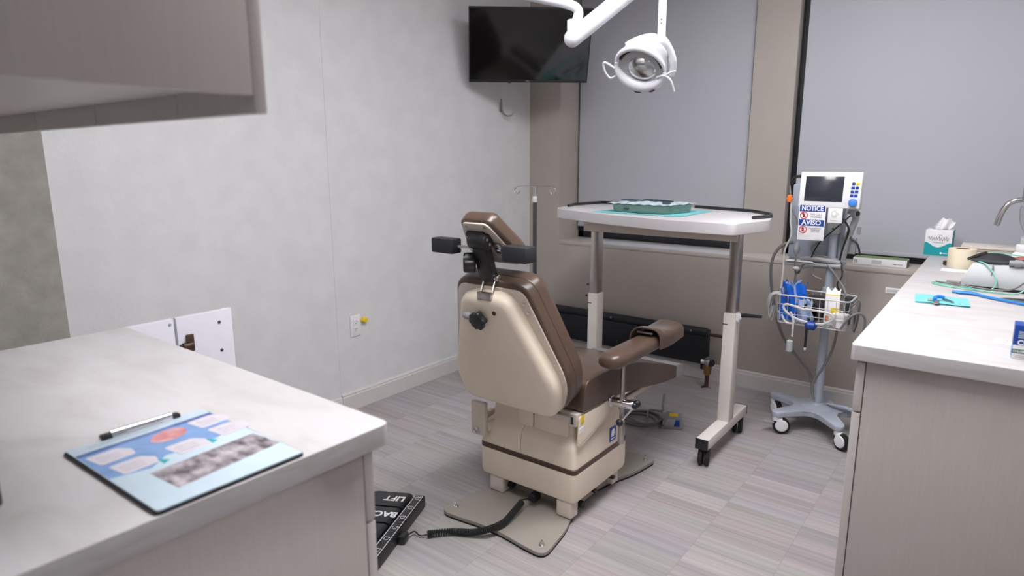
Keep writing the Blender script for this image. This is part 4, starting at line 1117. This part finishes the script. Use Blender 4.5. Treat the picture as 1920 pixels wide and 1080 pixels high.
    wb = thing('white_tub', 'ribbed white plastic tub in the right end of the wire basket', 'tub', (-.553, 3.21, .58))
    B().lathe([(.028, 0), (.032, .004), (.034, .052), (.036, .054), (.036, .064), (.02, .066)], (-.556, 3.213, .5795), (0, 0, 1), 20).build('tub_body', M['white'], wb)
    bt = thing('black_pouch', 'slim black pouch upright behind the white tub in the basket', 'pouch', (-.54, 3.30, .58))
    B().box((-.56, 3.285, .5795), (-.528, 3.325, .712), .006).build('pouch_body', M['blackfab'], bt)
cart()

# ================================================================== ledge and wall bits on the right
def sill_things():
    t = thing('flat_carton', 'long white and green carton lying on the window ledge', 'carton', (-.505, 3.86, .79))
    x0, x1, y0, y1 = -.632, -.382, 3.835, 3.935
    B().box((x0, y0, .7905), (x1, y1, .829), .003).build('carton_body', M['paper'], t)
    B().box((x0 + .002, y0 + .003, .829), (x1 - .002, y1 - .002, .8305), .0005).box((x1 - .0005, y0 + .004, .793), (x1 + .001, y1 - .004, .828)).build('green_panel', M['green'], t)
    B().box((x0 + .09, y0 - .0008, .80), (x0 + .135, y0 + .0005, .82)).build('pink_label', M['pale'], t)
    B().box((x1 - .06, y0 - .0008, .803), (x1 - .045, y0 + .0005, .809)).box((x1 - .042, y0 - .0008, .8045), (x1 - .018, y0 + .0005, .8075)).build('printed_mark', M['greyink'], t)
    B().box((x0 + .008, y0 - .0008, .80), (x0 + .012, y0 + .0005, .818)).box((x0 + .016, y0 - .0008, .80), (x0 + .02, y0 + .0005, .818)).build('barcode', M['greyink'], t)
    w = thing('wall_label', 'small white paper label stuck under the window ledge', 'label', (-.43, 3.779, .677))
    B().box((-.458, 3.7775, .663), (-.36, 3.7797, .692), .0005).build('label_sheet', M['paper'], w)
    B().box((-.45, 3.7768, .680), (-.385, 3.7776, .6815)).box((-.45, 3.7768, .674), (-.395, 3.7776, .6755)).build('printed_lines', M['greyink'], w)
sill_things()

# ================================================================== cabinets and worktops
ZT, ZB = .8775, .8375
def right_counter():
    t = thing('base_cabinet', 'grey wood grain base cabinet under the right worktop by the window', 'cabinet', (.05, 2.8, 0))
    B().box((-.245, 1.85, .09), (.378, 3.772, ZB - .0008)).build('carcass', M['laminate'], t)
    B().box((-.225, 1.86, 0), (.378, 3.76, .09)).build('plinth', M['navy'], t)
    B().box((-.245, 1.832, .0005), (.378, 1.85, ZB - .0008), .0015).build('end_panel', M['laminate'], t)
    ys = [1.832, 2.48, 3.12, 3.768]
    for a, b in zip(ys, ys[1:]):
        B().box((-.268, a, .692), (-.2475, b - .004, ZB - .012), .0015).build('drawer', M['lam_edge'], t)
        B().box((-.268, a, .10), (-.2475, b - .004, .687), .0015).build('door', M['lam_edge'], t)
    o = B().prism(fillet([(-.281, 1.806), (.379, 1.806), (.379, 3.98), (-.281, 3.98)], [.012, .001, .001, .001], 4), ZB, ZT, bev=.005).build('worktop', M['counter'])
    tag(o, 'pale streaked worktop on the right holding the tissue box and tape', 'worktop')
right_counter()

def left_counter():
    t = thing('base_cabinet', 'grey wood grain base cabinet under the left worktop with folded door open', 'cabinet', (-1.4, .3, 0))
    X1 = -.872
    B().box((-1.965, -.30, .09), (X1 - .0185, .692, ZB - .0008)).build('carcass', M['laminate'], t)
    B().box((-1.95, -.28, 0), (X1 - .02, .64, .09)).build('plinth', M['navy'], t)
    B().box((X1 - .018, -.30, .0005), (X1, .692, ZB - .0008), .0015).build('end_panel', M['laminate'], t)
    xs = [X1, -1.235, -1.60]
    for a, b in zip(xs, xs[1:]):
        B().box((b + .004, .6945, .692), (a, .7145, ZB - .012), .0015).build('drawer', M['lam_edge'], t)
        B().box((b + .004, .6945, .10), (a, .7145, .687), .0015).build('door', M['lam_edge'], t)
    # folding corner door standing open beyond the far edge
    for y0, y1 in ((.748, .887), (.895, 1.074)):
        d = B().box((-2.008, y0, .12), (-1.99, y1, .872), .0015).build('door', M['inner'], t)
        if y0 > .8:
            B().box((-1.9905, .918, .76), (-1.978, .94, .815), .003).cyl((-1.984, .905, .78), (-1.984, .935, .78), .011, seg=14).box((-1.992, .897, .775), (-1.98, .92, .787), .002).build('hinge', M['copper'], d)
            for zz in (.833, .739):
                B().lathe([(.0055, 0), (.005, .002), (.002, .003)], (-1.9905, 1.03, zz), (1, 0, 0), 12).build('screw_head', M['iron'], d)
        else:
            B().lathe([(.0055, 0), (.005, .001), (.002, .0015)], (-1.9905, .875, .855), (1, 0, 0), 12).build('screw_head', M['greyink'], d)
    o = B().prism(fillet([(-1.986, -.32), (-.872, -.32), (-.852, .743), (-1.978, .748)], [.001, .001, .02, .004], 5), ZB, ZT, bev=.006).build('worktop', M['counter'])
    tag(o, 'pale streaked worktop on the left with the clipboard lying on it', 'worktop')
left_counter()

def upper_cabinet():
    t = thing('wall_cabinet', 'grey wood grain upper cabinet hanging above the left worktop', 'cabinet', (-1.3, .35, 1.43))
    B().box((-1.98, .165, 1.45), (-.8585, .513, 2.6)).build('carcass', M['laminate'], t)
    B().box((-.858, .165, 1.436), (-.84, .513, 2.6), .0015).build('end_panel', M['laminate'], t)
    B().box((-1.98, .165, 1.436), (-.858, .183, 1.45)).build('rear_rail', M['laminate'], t)
    for a, b in ((-1.061, -.841), (-1.378, -1.064), (-1.70, -1.381), (-1.98, -1.703)):
        B().box((a, .5145, 1.413), (b, .533, 2.598), .0015).build('door', M['lam_edge'], t)
upper_cabinet()
# the stub wall the left cabinets hang on
st(B().box((-2.05, .04, 0.0), (-1.972, .164, 2.6)).box((-1.972, .10, 1.43), (-.95, .164, 2.6)).build('wall_stub', M['wall']))

# ================================================================== clipboard
def clipboard():
    z = ZT + .0005
    o = V3((-1.177, .330, z)); s = V3((.01, 1, 0)).normalized(); d = V3((1, .02, 0)).normalized()
    t = thing('clipboard', 'clipboard with a printed blue dental sheet on the left worktop', 'clipboard', (-1.02, .45, ZT))
    W, L = .230, .313
    m = mtx(o, s, -d, EZ)                  # local x = reading direction, local y = up the page (negative down)
    def q(a, b, h=0): return (a * W, -b * L, h)
    B().prism(fillet([(-.002, .002), (W + .002, .002), (W + .002, -L - .002), (-.002, -L - .002)], .012, 4), 0, .004, m, .0012).build('board', M['navy'], t)
    sh = B().prism(fillet([(.001, -.001), (W - .001, -.001), (W - .001, -L + .001), (.001, -L + .001)], .006, 3), .004, .0062, m, .0004).build('sheet', M['sheetblue'], t)
    def shape(pts, h, name, mm, par=sh, r=.0):
        p = [(a * W, -b * L) for a, b in pts]
        if r: p = fillet(p, r, 4)
        ar = sum(p[i][0] * p[(i + 1) % len(p)][1] - p[(i + 1) % len(p)][0] * p[i][1] for i in range(len(p)))
        if ar < 0: p.reverse()
        return B().prism(p, .0061, h, m).build(name, mm, par)
    shape([(.01, .125), (.99, .09), (.99, .13), (.01, .165)], .0064, 'header_band', M['darkband'])
    shape([(.01, .165), (.99, .13), (.99, .40), (.80, .46), (.62, .50), (.40, .47), (.25, .56), (.01, .52)], .0064, 'picture_band', M['bandblue'])
    for a, b in ((.17, .265), (.90, .215), (.21, .46), (.575, .455), (.925, .405)):
        pn = shape([(a - .135, b - .075), (a + .07, b - .085), (a + .135, b - .02), (a + .12, b + .06), (a - .11, b + .075)], .0066, 'tooth_picture', M['pale'], r=.006)
        g = B()
        for k in range(3): g.box((((a - .09) * W), -(b - .025 + .03 * k) * L, .0066), ((a + .05) * W, -(b - .028 + .03 * k) * L, .0068), m=m)
        g.build('printed_lines', M['greyink'], pn)
    shape([(.43, .235), (.52, .16), (.66, .15), (.72, .20), (.68, .28), (.55, .31), (.45, .29)], .0066, 'red_picture', M['lesion'], r=.012)
    for a, b in ((.33, .54), (.70, .50)):
        shape([(a, b - .06), (a + .05, b), (a + .0, b + .02)], .0067, 'green_corner', M['teal'])
    shape([(.20, .615), (.97, .575), (.985, .80), (.22, .865)], .0065, 'xray_picture', M['xray'])
    hd = B()
    for k in range(2): hd.box((.12 * W, -(.05 + .022 * k) * L, .0062), ((.70 - .1 * k) * W, -(.054 + .022 * k) * L, .0064), m=m)
    hd.build('heading_lines', M['greyink'], t)
    # clip
    cl = B()
    cl.box((.30 * W, -.012, .006), (.74 * W, .010, .012), .002, m=m)
    k = cl.build('clip', M['chrome'], t)
    B().tube([m @ V3((.30 * W, -.004, .014)), m @ V3((.74 * W, -.004, .014))], .005, 10).build('clip_bar', M['chrome'], k)
    for a in (.27, .77):
        B().box((a * W - .008, -.009, .005), (a * W + .008, .007, .014), .0025, m=m).build('clip_lug', M['black'], k)
clipboard()

def dark_screen():
    t = thing('desk_monitor', 'dark edge of a desk screen standing on the left worktop', 'monitor', (-1.06, .13, ZT))
    c = V3((-.9905, .1985, 0))
    d = V3((-.72, -.69, 0)); nrm = V3((d.y, -d.x, 0)); m = mtx(V3((c.x, c.y, ZT)), d, nrm, EZ)
    B().box((.0, -.012, .03), (.30, .012, .22), .004, m=m).build('housing', M['navy'], t)
    B().box((.008, -.0135, .038), (.292, -.0115, .212), m=m).build('screen', M['screen'], t)
    B().box((.13, .005, .005), (.17, .02, .10), .004, m=m).box((.08, -.05, .0005), (.22, .06, .008), .003, m=m).build('stand', M['navy'], t)
dark_screen()

# ================================================================== things on the right worktop
def right_things():
    z = ZT + .0004
    # tissue box
    t = thing('tissue_box', 'square teal and white tissue box at the window end of the right worktop', 'tissue box', (-.255, 3.83, ZT))
    x = V3((1, -.02, 0)).normalized(); y = V3((.02, 1, 0)).normalized(); m = mtx((-.3115, 3.772, z), x, y, EZ)
    S, H = .112, .124
    b = B().box((0, 0, 0), (S, .112, H), .0015, m=m).build('box_body', M['paper'], t)
    wave = [(0, .0), (S, .0), (S, .062)] + [(S * (1 - i / 14), .056 + .010 * math.cos(2 * PI * (i / 14)) - .006 * math.sin(PI * i / 14)) for i in range(1, 14)] + [(0, .062)]
    B().prism(wave, 0, .0008, mtx(m @ V3((0, 0, 0)), x, EZ, x.cross(EZ)), 0).build('teal_front', M['teal'], b)
    B().box((S - .0004, .001, .0), (S + .0008, .111, H - .002), m=m).build('teal_side', M['teal'], b)
    sc = B(); pts = []
    for i in range(80):
        s = i / 79
        pts.append(m @ V3((.014 + .085 * s, -.0012, .082 + .009 * math.sin(s * 52) + .003 * math.sin(s * 17))))
    sc.tube(pts, .0012, 5)
    sc.tube([m @ V3((.052 + .004 * i, -.0012, .098 + .004 * (i % 2))) for i in range(5)], .001, 5)
    sc.box((.035, -.0014, .062), (.078, -.0004, .0645), m=m)
    sc.build('script_mark', M['greyink'], b)
    B().ball(m @ V3((.073, -.0008, .012)), .0052, (1, .2, 1), 12).box((.08, -.0014, .0105), (.1, -.0004, .0125), m=m).build('round_mark', M['paper'], b)
    def tis(u, v):
        return m @ V3((.022 + .07 * u + .022 * v, .055 + .012 * math.sin(u * 9) * (1 - v * .4) + .008 * v, H - .004 + .058 * v * (.72 + .28 * math.sin(u * PI * .9 + .4)) + .005 * math.sin(u * 14 + v * 5)))
    B().grid(tis, 22, 12, .0008).build('tissue', M['paper'], t)
    B().prism(fillet([(.02, .045), (.092, .045), (.092, .07), (.02, .07)], .012), H - .0002, H + .0008, m).build('slot_film', M['clear'], t)
    # tape roll
    t = thing('tape_roll', 'large roll of cream tape standing beside the tissue box', 'tape', (-.135, 3.40, ZT))
    cx, cy = -.137, 3.405
    B().lathe([(.0265, 0), (.0515, 0), (.052, .001), (.052, .083), (.0515, .084), (.0265, .084), (.0265, 0)], (cx, cy, z), EZ, 40, cap=False).build('tape_winding', M['tape'], t)
    B().lathe([(.0245, 0), (.0268, 0), (.0268, .0845), (.0245, .0845), (.0245, 0)], (cx, cy, z), EZ, 36, cap=False).build('card_core', M['core'], t)
    tag(B().box((-.20, 3.255, z), (-.085, 3.345, z + .0012), .0004).build('paper_slip', M['paper']), 'white paper slip in front of the cream tape roll', 'paper')
    p = thing('bottle_stopper', 'small dark round stopper half hidden behind the cream tape roll', 'stopper', (-.19, 3.46, ZT))
    B().lathe([(.012, 0), (.014, .004), (.014, .016), (.010, .02)], (-.192, 3.452, z), EZ, 18).build('stopper_body', M['copper'], p)
    # pads
    for k in range(6):
        dx = (-.004, .003, -.002, .005, -.003, 0)[k]
        o = B().box((-.155 + dx, 3.60, z + .0125 * k), (.10 + dx, 3.76, z + .0120 + .0125 * k), .004).build('folded_pad', M['beige'] if k % 2 else M['beige2'])
        tag(o, ('tan folded pad at the bottom of the pad pile', 'beige folded pad second from the bottom of the pad pile', 'tan folded pad third from the bottom of the pad pile', 'beige folded pad third from the top of the pad pile', 'tan folded pad just under the top one of the pile', 'topmost beige folded pad of the pile behind the tape')[k], 'pad', 'folded pads piled behind the tape roll')
    # white bottle and dispenser with chrome spout
    t = thing('white_bottle', 'ribbed white plastic bottle at the right edge by the pad pile', 'bottle', (.07, 3.30, ZT))
    bx, by = .071, 3.30
    B().lathe([(.034, 0), (.038, .004), (.038, .045), (.0365, .048), (.038, .051), (.038, .088), (.034, .094), (.026, .10), (.024, .104)], (bx, by, z), EZ, 28).build('bottle_body', M['white'], t)
    B().lathe([(.029, 0), (.03, .002), (.03, .026), (.027, .03)], (bx, by, z + .098), EZ, 28).build('bottle_cap', M['white'], t)
    t = thing('water_dispenser', 'clear upturned bottle behind the white bottle at the right edge', 'dispenser', (.085, 3.54, ZT))
    ox, oy = .085, 3.54
    B().box((ox - .03, oy - .03, z), (ox + .06, oy + .06, z + .135), .008).build('dispenser_base', M['lightgrey'], t)
    B().lathe([(.016, .0), (.018, .01), (.03, .04), (.042, .07), (.046, .11), (.044, .13), (.044, .135), (.044, .26), (.038, .29), (.028, .30)], (ox, oy, z + .135), EZ, 28).build('clear_bottle', M['clear'], t)
    B().lathe([(.0452, .0), (.0458, .002), (.0458, .012), (.0452, .014)], (ox, oy, z + .27), EZ, 28).build('bottle_band', M['lightgrey'], t)
    t = thing('faucet', 'curved chrome faucet spout reaching out in front of the right blind', 'faucet', (.16, 3.68, ZT))
    B().tube(smooth_path([(.17, 3.70, z), (.17, 3.70, z + .16), (.165, 3.695, z + .25), (.12, 3.66, z + .295), (.04, 3.60, z + .292), (.0, 3.595, z + .275), (-.022, 3.59, z + .235), (-.034, 3.588, z + .178)], 6), .012, 14).build('spout', M['chrome'], t)
    B().lathe([(.03, 0), (.03, .006), (.018, .014)], (.17, 3.70, z), EZ, 20).build('faucet_base', M['chrome'], t)
    B().cyl((-.0345, 3.588, z + .1775), (-.0337, 3.588, z + .1783), .009, seg=14).build('spout_opening', M['ink'], t)
    # machine
    t = thing('suction_unit', 'light grey sloping desktop unit with tubing on the right worktop', 'unit', (.02, 2.98, ZT))
    m = mtx((-.108, 2.875, z), V3((1, -.09, 0)).normalized(), V3((.09, 1, 0)).normalized(), EZ)
    rows = []
    B().loft([[m @ V3(p) for p in ((-.0, 0, .012), (.40, 0, .012), (.40, .24, .012), (-.0, .24, .012))], [m @ V3(p) for p in ((.0, .0, .03), (.40, .0, .03), (.40, .24, .03), (.0, .24, .03))],
              [m @ V3(p) for p in ((.022, .035, .088), (.39, .035, .088), (.39, .235, .088), (.022, .235, .088))], [m @ V3(p) for p in ((.026, .042, .092), (.386, .042, .092), (.386, .23, .092), (.026, .23, .092))]]).build('unit_case', M['lightgrey'], t)
    B().box((.01, .01, 0), (.39, .23, .013), m=m).build('unit_foot', M['black'], t)
    B().box((.085, .012, .05), (.0868, .03, .09), m=m).build('case_seam', M['greyink'], t)
    mk = thing('breathing_mask', 'black rubber breathing mask lying on the light grey unit', 'mask', (-.03, 3.0, .97))
    mc = m @ V3((.085, .10, .0925))
    B().lathe([(.066, 0), (.072, .004), (.07, .012), (.05, .022), (.025, .03), (.008, .032)], mc, EZ, 30, sx=1.0, sy=.8).build('mask_shell', M['blackfab'], mk)
    B().lathe([(.074, 0), (.082, .003), (.084, .009), (.076, .012), (.07, .008)], mc, EZ, 30, cap=False, sx=1.0, sy=.82).build('mask_cushion', M['iron'], mk)
    B().tube(smooth_path([mc + V3((-.085, -.03, .007)), mc + V3((-.065, -.02, .016)), mc + V3((-.03, .0, .030))], 6), [.004, .005, .006, .006, .006, .006, .007, .008, .008, .008, .008, .008, .008], 8).build('mask_strap', M['black'], mk)
    B().ball(mc + V3((.085, .02, .014)), .03, (1.2, .7, .35)).build('red_valve', M['maskred'], mk)
    B().cyl(mc + V3((.04, -.07, .008)), mc + V3((.16, -.075, .008)), .011, seg=14).cyl(mc + V3((.055, -.0705, .008)), mc + V3((.075, -.0712, .008)), .014, seg=14).build('hose_fitting', M['greyplastic'], mk)
    B().box(mc + V3((.11, .0, .0)), mc + V3((.15, .03, .02)), .004).build('yellow_clip', M['yellow'], mk)
    tb = thing('aqua_tubing', 'thin aqua tubing looped over the grey unit onto the worktop', 'tubing', (-.10, 2.80, ZT))
    a = B()
    f = lambda X, Y, Z: V3((X, Y, Z))
    a.tube(smooth_path([f(-.055, 3.02, .985), f(-.085, 2.98, .978), f(-.075, 2.93, .975), f(-.04, 2.895, .968), (-.012, 2.868, .935), f(-.004, 2.852, .905), f(-.02, 2.835, .885), f(-.06, 2.825, .8825), f(-.105, 2.83, .882), f(-.145, 2.865, .882), f(-.18, 2.90, .882), f(-.195, 2.93, .882), f(-.17, 2.945, .882), f(-.13, 2.915, .882), f(-.09, 2.84, .886), f(-.02, 2.805, .884), f(.06, 2.81, .886), f(.10, 2.83, .93), f(.13, 2.87, .975)], 8), .0024, 7)
    a.tube(smooth_path([f(-.075, 3.05, .985), f(-.02, 3.09, .99), f(.05, 3.08, .986), f(.12, 3.02, .985)], 8), .0022, 7)
    a.tube(smooth_path([f(-.14, 2.86, .8815), f(-.165, 2.88, .8815), f(-.19, 2.915, .8815), f(-.20, 2.905, .8815), f(-.17, 2.865, .8815), f(-.12, 2.838, .8815)], 8), .0022, 7)
    a.build('tube_loop', M['aqua'], tb)
    g = thing('grey_tubing', 'grey lead lying in front of the light grey unit', 'lead', (-.1, 2.82, ZT))
    B().tube(smooth_path([f(-.19, 2.935, .8825), f(-.13, 2.90, .884), f(-.09, 2.85, .889), f(.0, 2.81, .891), f(.05, 2.828, .90), f(.09, 2.84, .94), f(.12, 2.90, .975)], 8), .0032, 7).build('lead_cord', M['cable'], g)
    B().tube([(-.155, 2.955, .884), (-.11, 2.935, .886)], .006, 8).build('lead_plug', M['greyplastic'], g)
    # blue wand
    t = thing('blue_strip', 'long bright blue plastic handle lying in front of the grey unit', 'tool', (-.02, 2.70, ZT))
    B().tube(smooth_path([(-.125, 2.735, z + .006), (-.10, 2.733, z + .006), (-.06, 2.728, z + .007), (-.03, 2.70, z + .006), (.02, 2.66, z + .006), (.12, 2.60, z + .006)], 6), [.006] * 4 + [.0085] * 10 + [.006] * 17, 10, flat=.7).build('handle_bar', M['skyblue'], t)
    tag(B().prism(fillet([(.0, 2.695), (.2, 2.60), (.2, 2.74), (.03, 2.735)], .01), z, z + .004, bev=.001).build('aqua_sachet', M['clear']), 'pale clear sachet lying behind the blue handle', 'sachet')
    # napkin with syringe tip
    t = thing('folded_napkin', 'aqua folded paper napkin near the left edge of the right worktop', 'napkin', (-.14, 2.55, ZT))
    c4 = [V3((-.212, 2.478, z)), V3((-.062, 2.485, z)), V3((-.075, 2.632, z)), V3((-.226, 2.625, z))]
    def nap(k):
        def fn(u, v):
            p = (c4[0] * (1 - u) + c4[1] * u) * (1 - v) + (c4[3] * (1 - u) + c4[2] * u) * v
            return p + V3((.002 * k, .003 * k, .0012 + k * .0022 + .0025 * u * (1 - v) * k + .001 * math.sin(u * 6)))
        return fn
    nb = B()
    for k in range(2): nb.grid(nap(k), 10, 10, .0008)
    nb.build('napkin_sheet', M['tealnap'], t)
    s = thing('dental_tip', 'small bright blue tip with a steel clip lying on the aqua napkin', 'tool', (-.15, 2.53, ZT + .006))
    B().tube(smooth_path([(-.158, 2.50, z + .012), (-.158, 2.525, z + .016), (-.148, 2.54, z + .017), (-.135, 2.545, z + .014)], 5), .0062, 10).build('blue_grip', M['skyblue'], s)
    B().tube([(-.178, 2.508, z + .0085), (-.158, 2.508, z + .0085)], .0042, 8).tube([(-.138, 2.545, z + .009), (-.118, 2.528, z + .0085), (-.108, 2.512, z + .008)], .003, 8).tube([(-.138, 2.545, z + .009), (-.128, 2.552, z + .0085), (-.106, 2.518, z + .008)], .0018, 8).box((-.158, 2.463, z + .004), (-.144, 2.49, z + .014), .003).build('steel_clip', M['steel'], s)
    # blue carton cut by the right border
    t = thing('blue_carton', 'blue and white carton at the right border of the front worktop', 'carton', (.10, 1.95, ZT))
    x = V3((1, .02, 0)).normalized(); y = V3((-.02, 1, 0)).normalized(); m = mtx((.0465, 1.905, z), x, y, EZ)
    H = .082
    b = B().box((0, 0, 0), (.115, .05, H), .001, m=m).build('carton_body', M['paper'], t)
    B().box((-.0006, -.0007, .034), (.1156, .0507, H + .0006), .0008, m=m).build('blue_wrap', M['blue'], b)
    B().box((-.0006, -.0005, .014), (.1156, .0505, .024), m=m).build('green_band', M['dgreen'], b)
    B().box((-.0008, .002, .001), (0, .048, .034), m=m).build('side_tint', M['skyblue'], b)
    fx = x; fy = EZ
    letters('CR', .016, m @ V3((.0075, -.0013, .0405)), fx, fy, M['paper'], 'carton_lettering', b, .0006, .0002, align='LEFT')
    letters('CHLOR', .0068, m @ V3((.001, -.0011, .019)), fx, fy, M['paper'], 'carton_lettering', b, .0002, .0002, align='LEFT')
    k = B()
    for i in range(4): k.box((.008, -.0012, .052 + .0045 * i), (.024, -.0005, .0545 + .0045 * i), m=m)
    k.build('panel_lines', M['sheetblue'], b)
    k = B()
    for i in range(2): k.box((.006, -.0007, .0045 + .004 * i), (.04, -.0001, .0055 + .004 * i), m=m)
    k.build('small_print', M['greyink'], b)
    # paper scrap with two grey strokes
    t = thing('paper_scrap', 'tiny white paper scrap with two grey strokes near the blue carton', 'paper', (.03, 2.08, ZT))
    B().prism(fillet([(.006, 2.06), (.05, 2.03), (.06, 2.07), (.016, 2.10)], .004), z, z + .0008).build('scrap_sheet', M['paper'], t)
    B().tube([(.028, 2.078, z + .001), (.032, 2.064, z + .001), (.042, 2.056, z + .001)], .0011, 5).tube([(.036, 2.082, z + .001), (.044, 2.07, z + .001)], .0011, 5).build('pen_stroke', M['greyink'], t)
right_things()

# ================================================================== world, camera, view
wd = bpy.data.worlds.new('daylight'); SC.world = wd; wd.use_nodes = True
nt = wd.node_tree; bg = nt.nodes['Background']
sky = nt.nodes.new('ShaderNodeTexSky'); sky.sky_type = 'NISHITA'; sky.sun_disc = False
sky.sun_elevation = math.radians(30); sky.sun_rotation = math.radians(200)
nt.links.new(sky.outputs[0], bg.inputs[0]); bg.inputs[1].default_value = 0.95

f_px, yaw, pit, roll = 1207.536, .654920764, .197848262, -.0025824
Fw = V3((-math.sin(yaw) * math.cos(pit), math.cos(yaw) * math.cos(pit), -math.sin(pit)))
Rt = V3((math.cos(yaw), math.sin(yaw), 0)); Up = Rt.cross(Fw)
R2 = Rt * math.cos(roll) + Up * math.sin(roll); U2 = -Rt * math.sin(roll) + Up * math.cos(roll)
cam = bpy.data.cameras.new('camera'); co = bpy.data.objects.new('camera', cam); COL.objects.link(co)
co.matrix_world = mtx((0, 0, 1.35), R2, U2, -Fw)
cam.sensor_width = 36; cam.lens = 36 * f_px / 1920; cam.clip_start = .02
cam.dof.use_dof = True; cam.dof.focus_distance = 2.7; cam.dof.aperture_fstop = 3.2
SC.camera = co
vs = SC.view_settings
vs.view_transform = 'Standard'; vs.look = 'None'; vs.gamma = 1; vs.use_curve_mapping = False
vs.exposure = -0.28
SC.cycles.max_bounces = 8; SC.cycles.diffuse_bounces = 5; SC.cycles.caustics_reflective = False; SC.cycles.caustics_refractive = False
SC.cycles.use_denoising = True
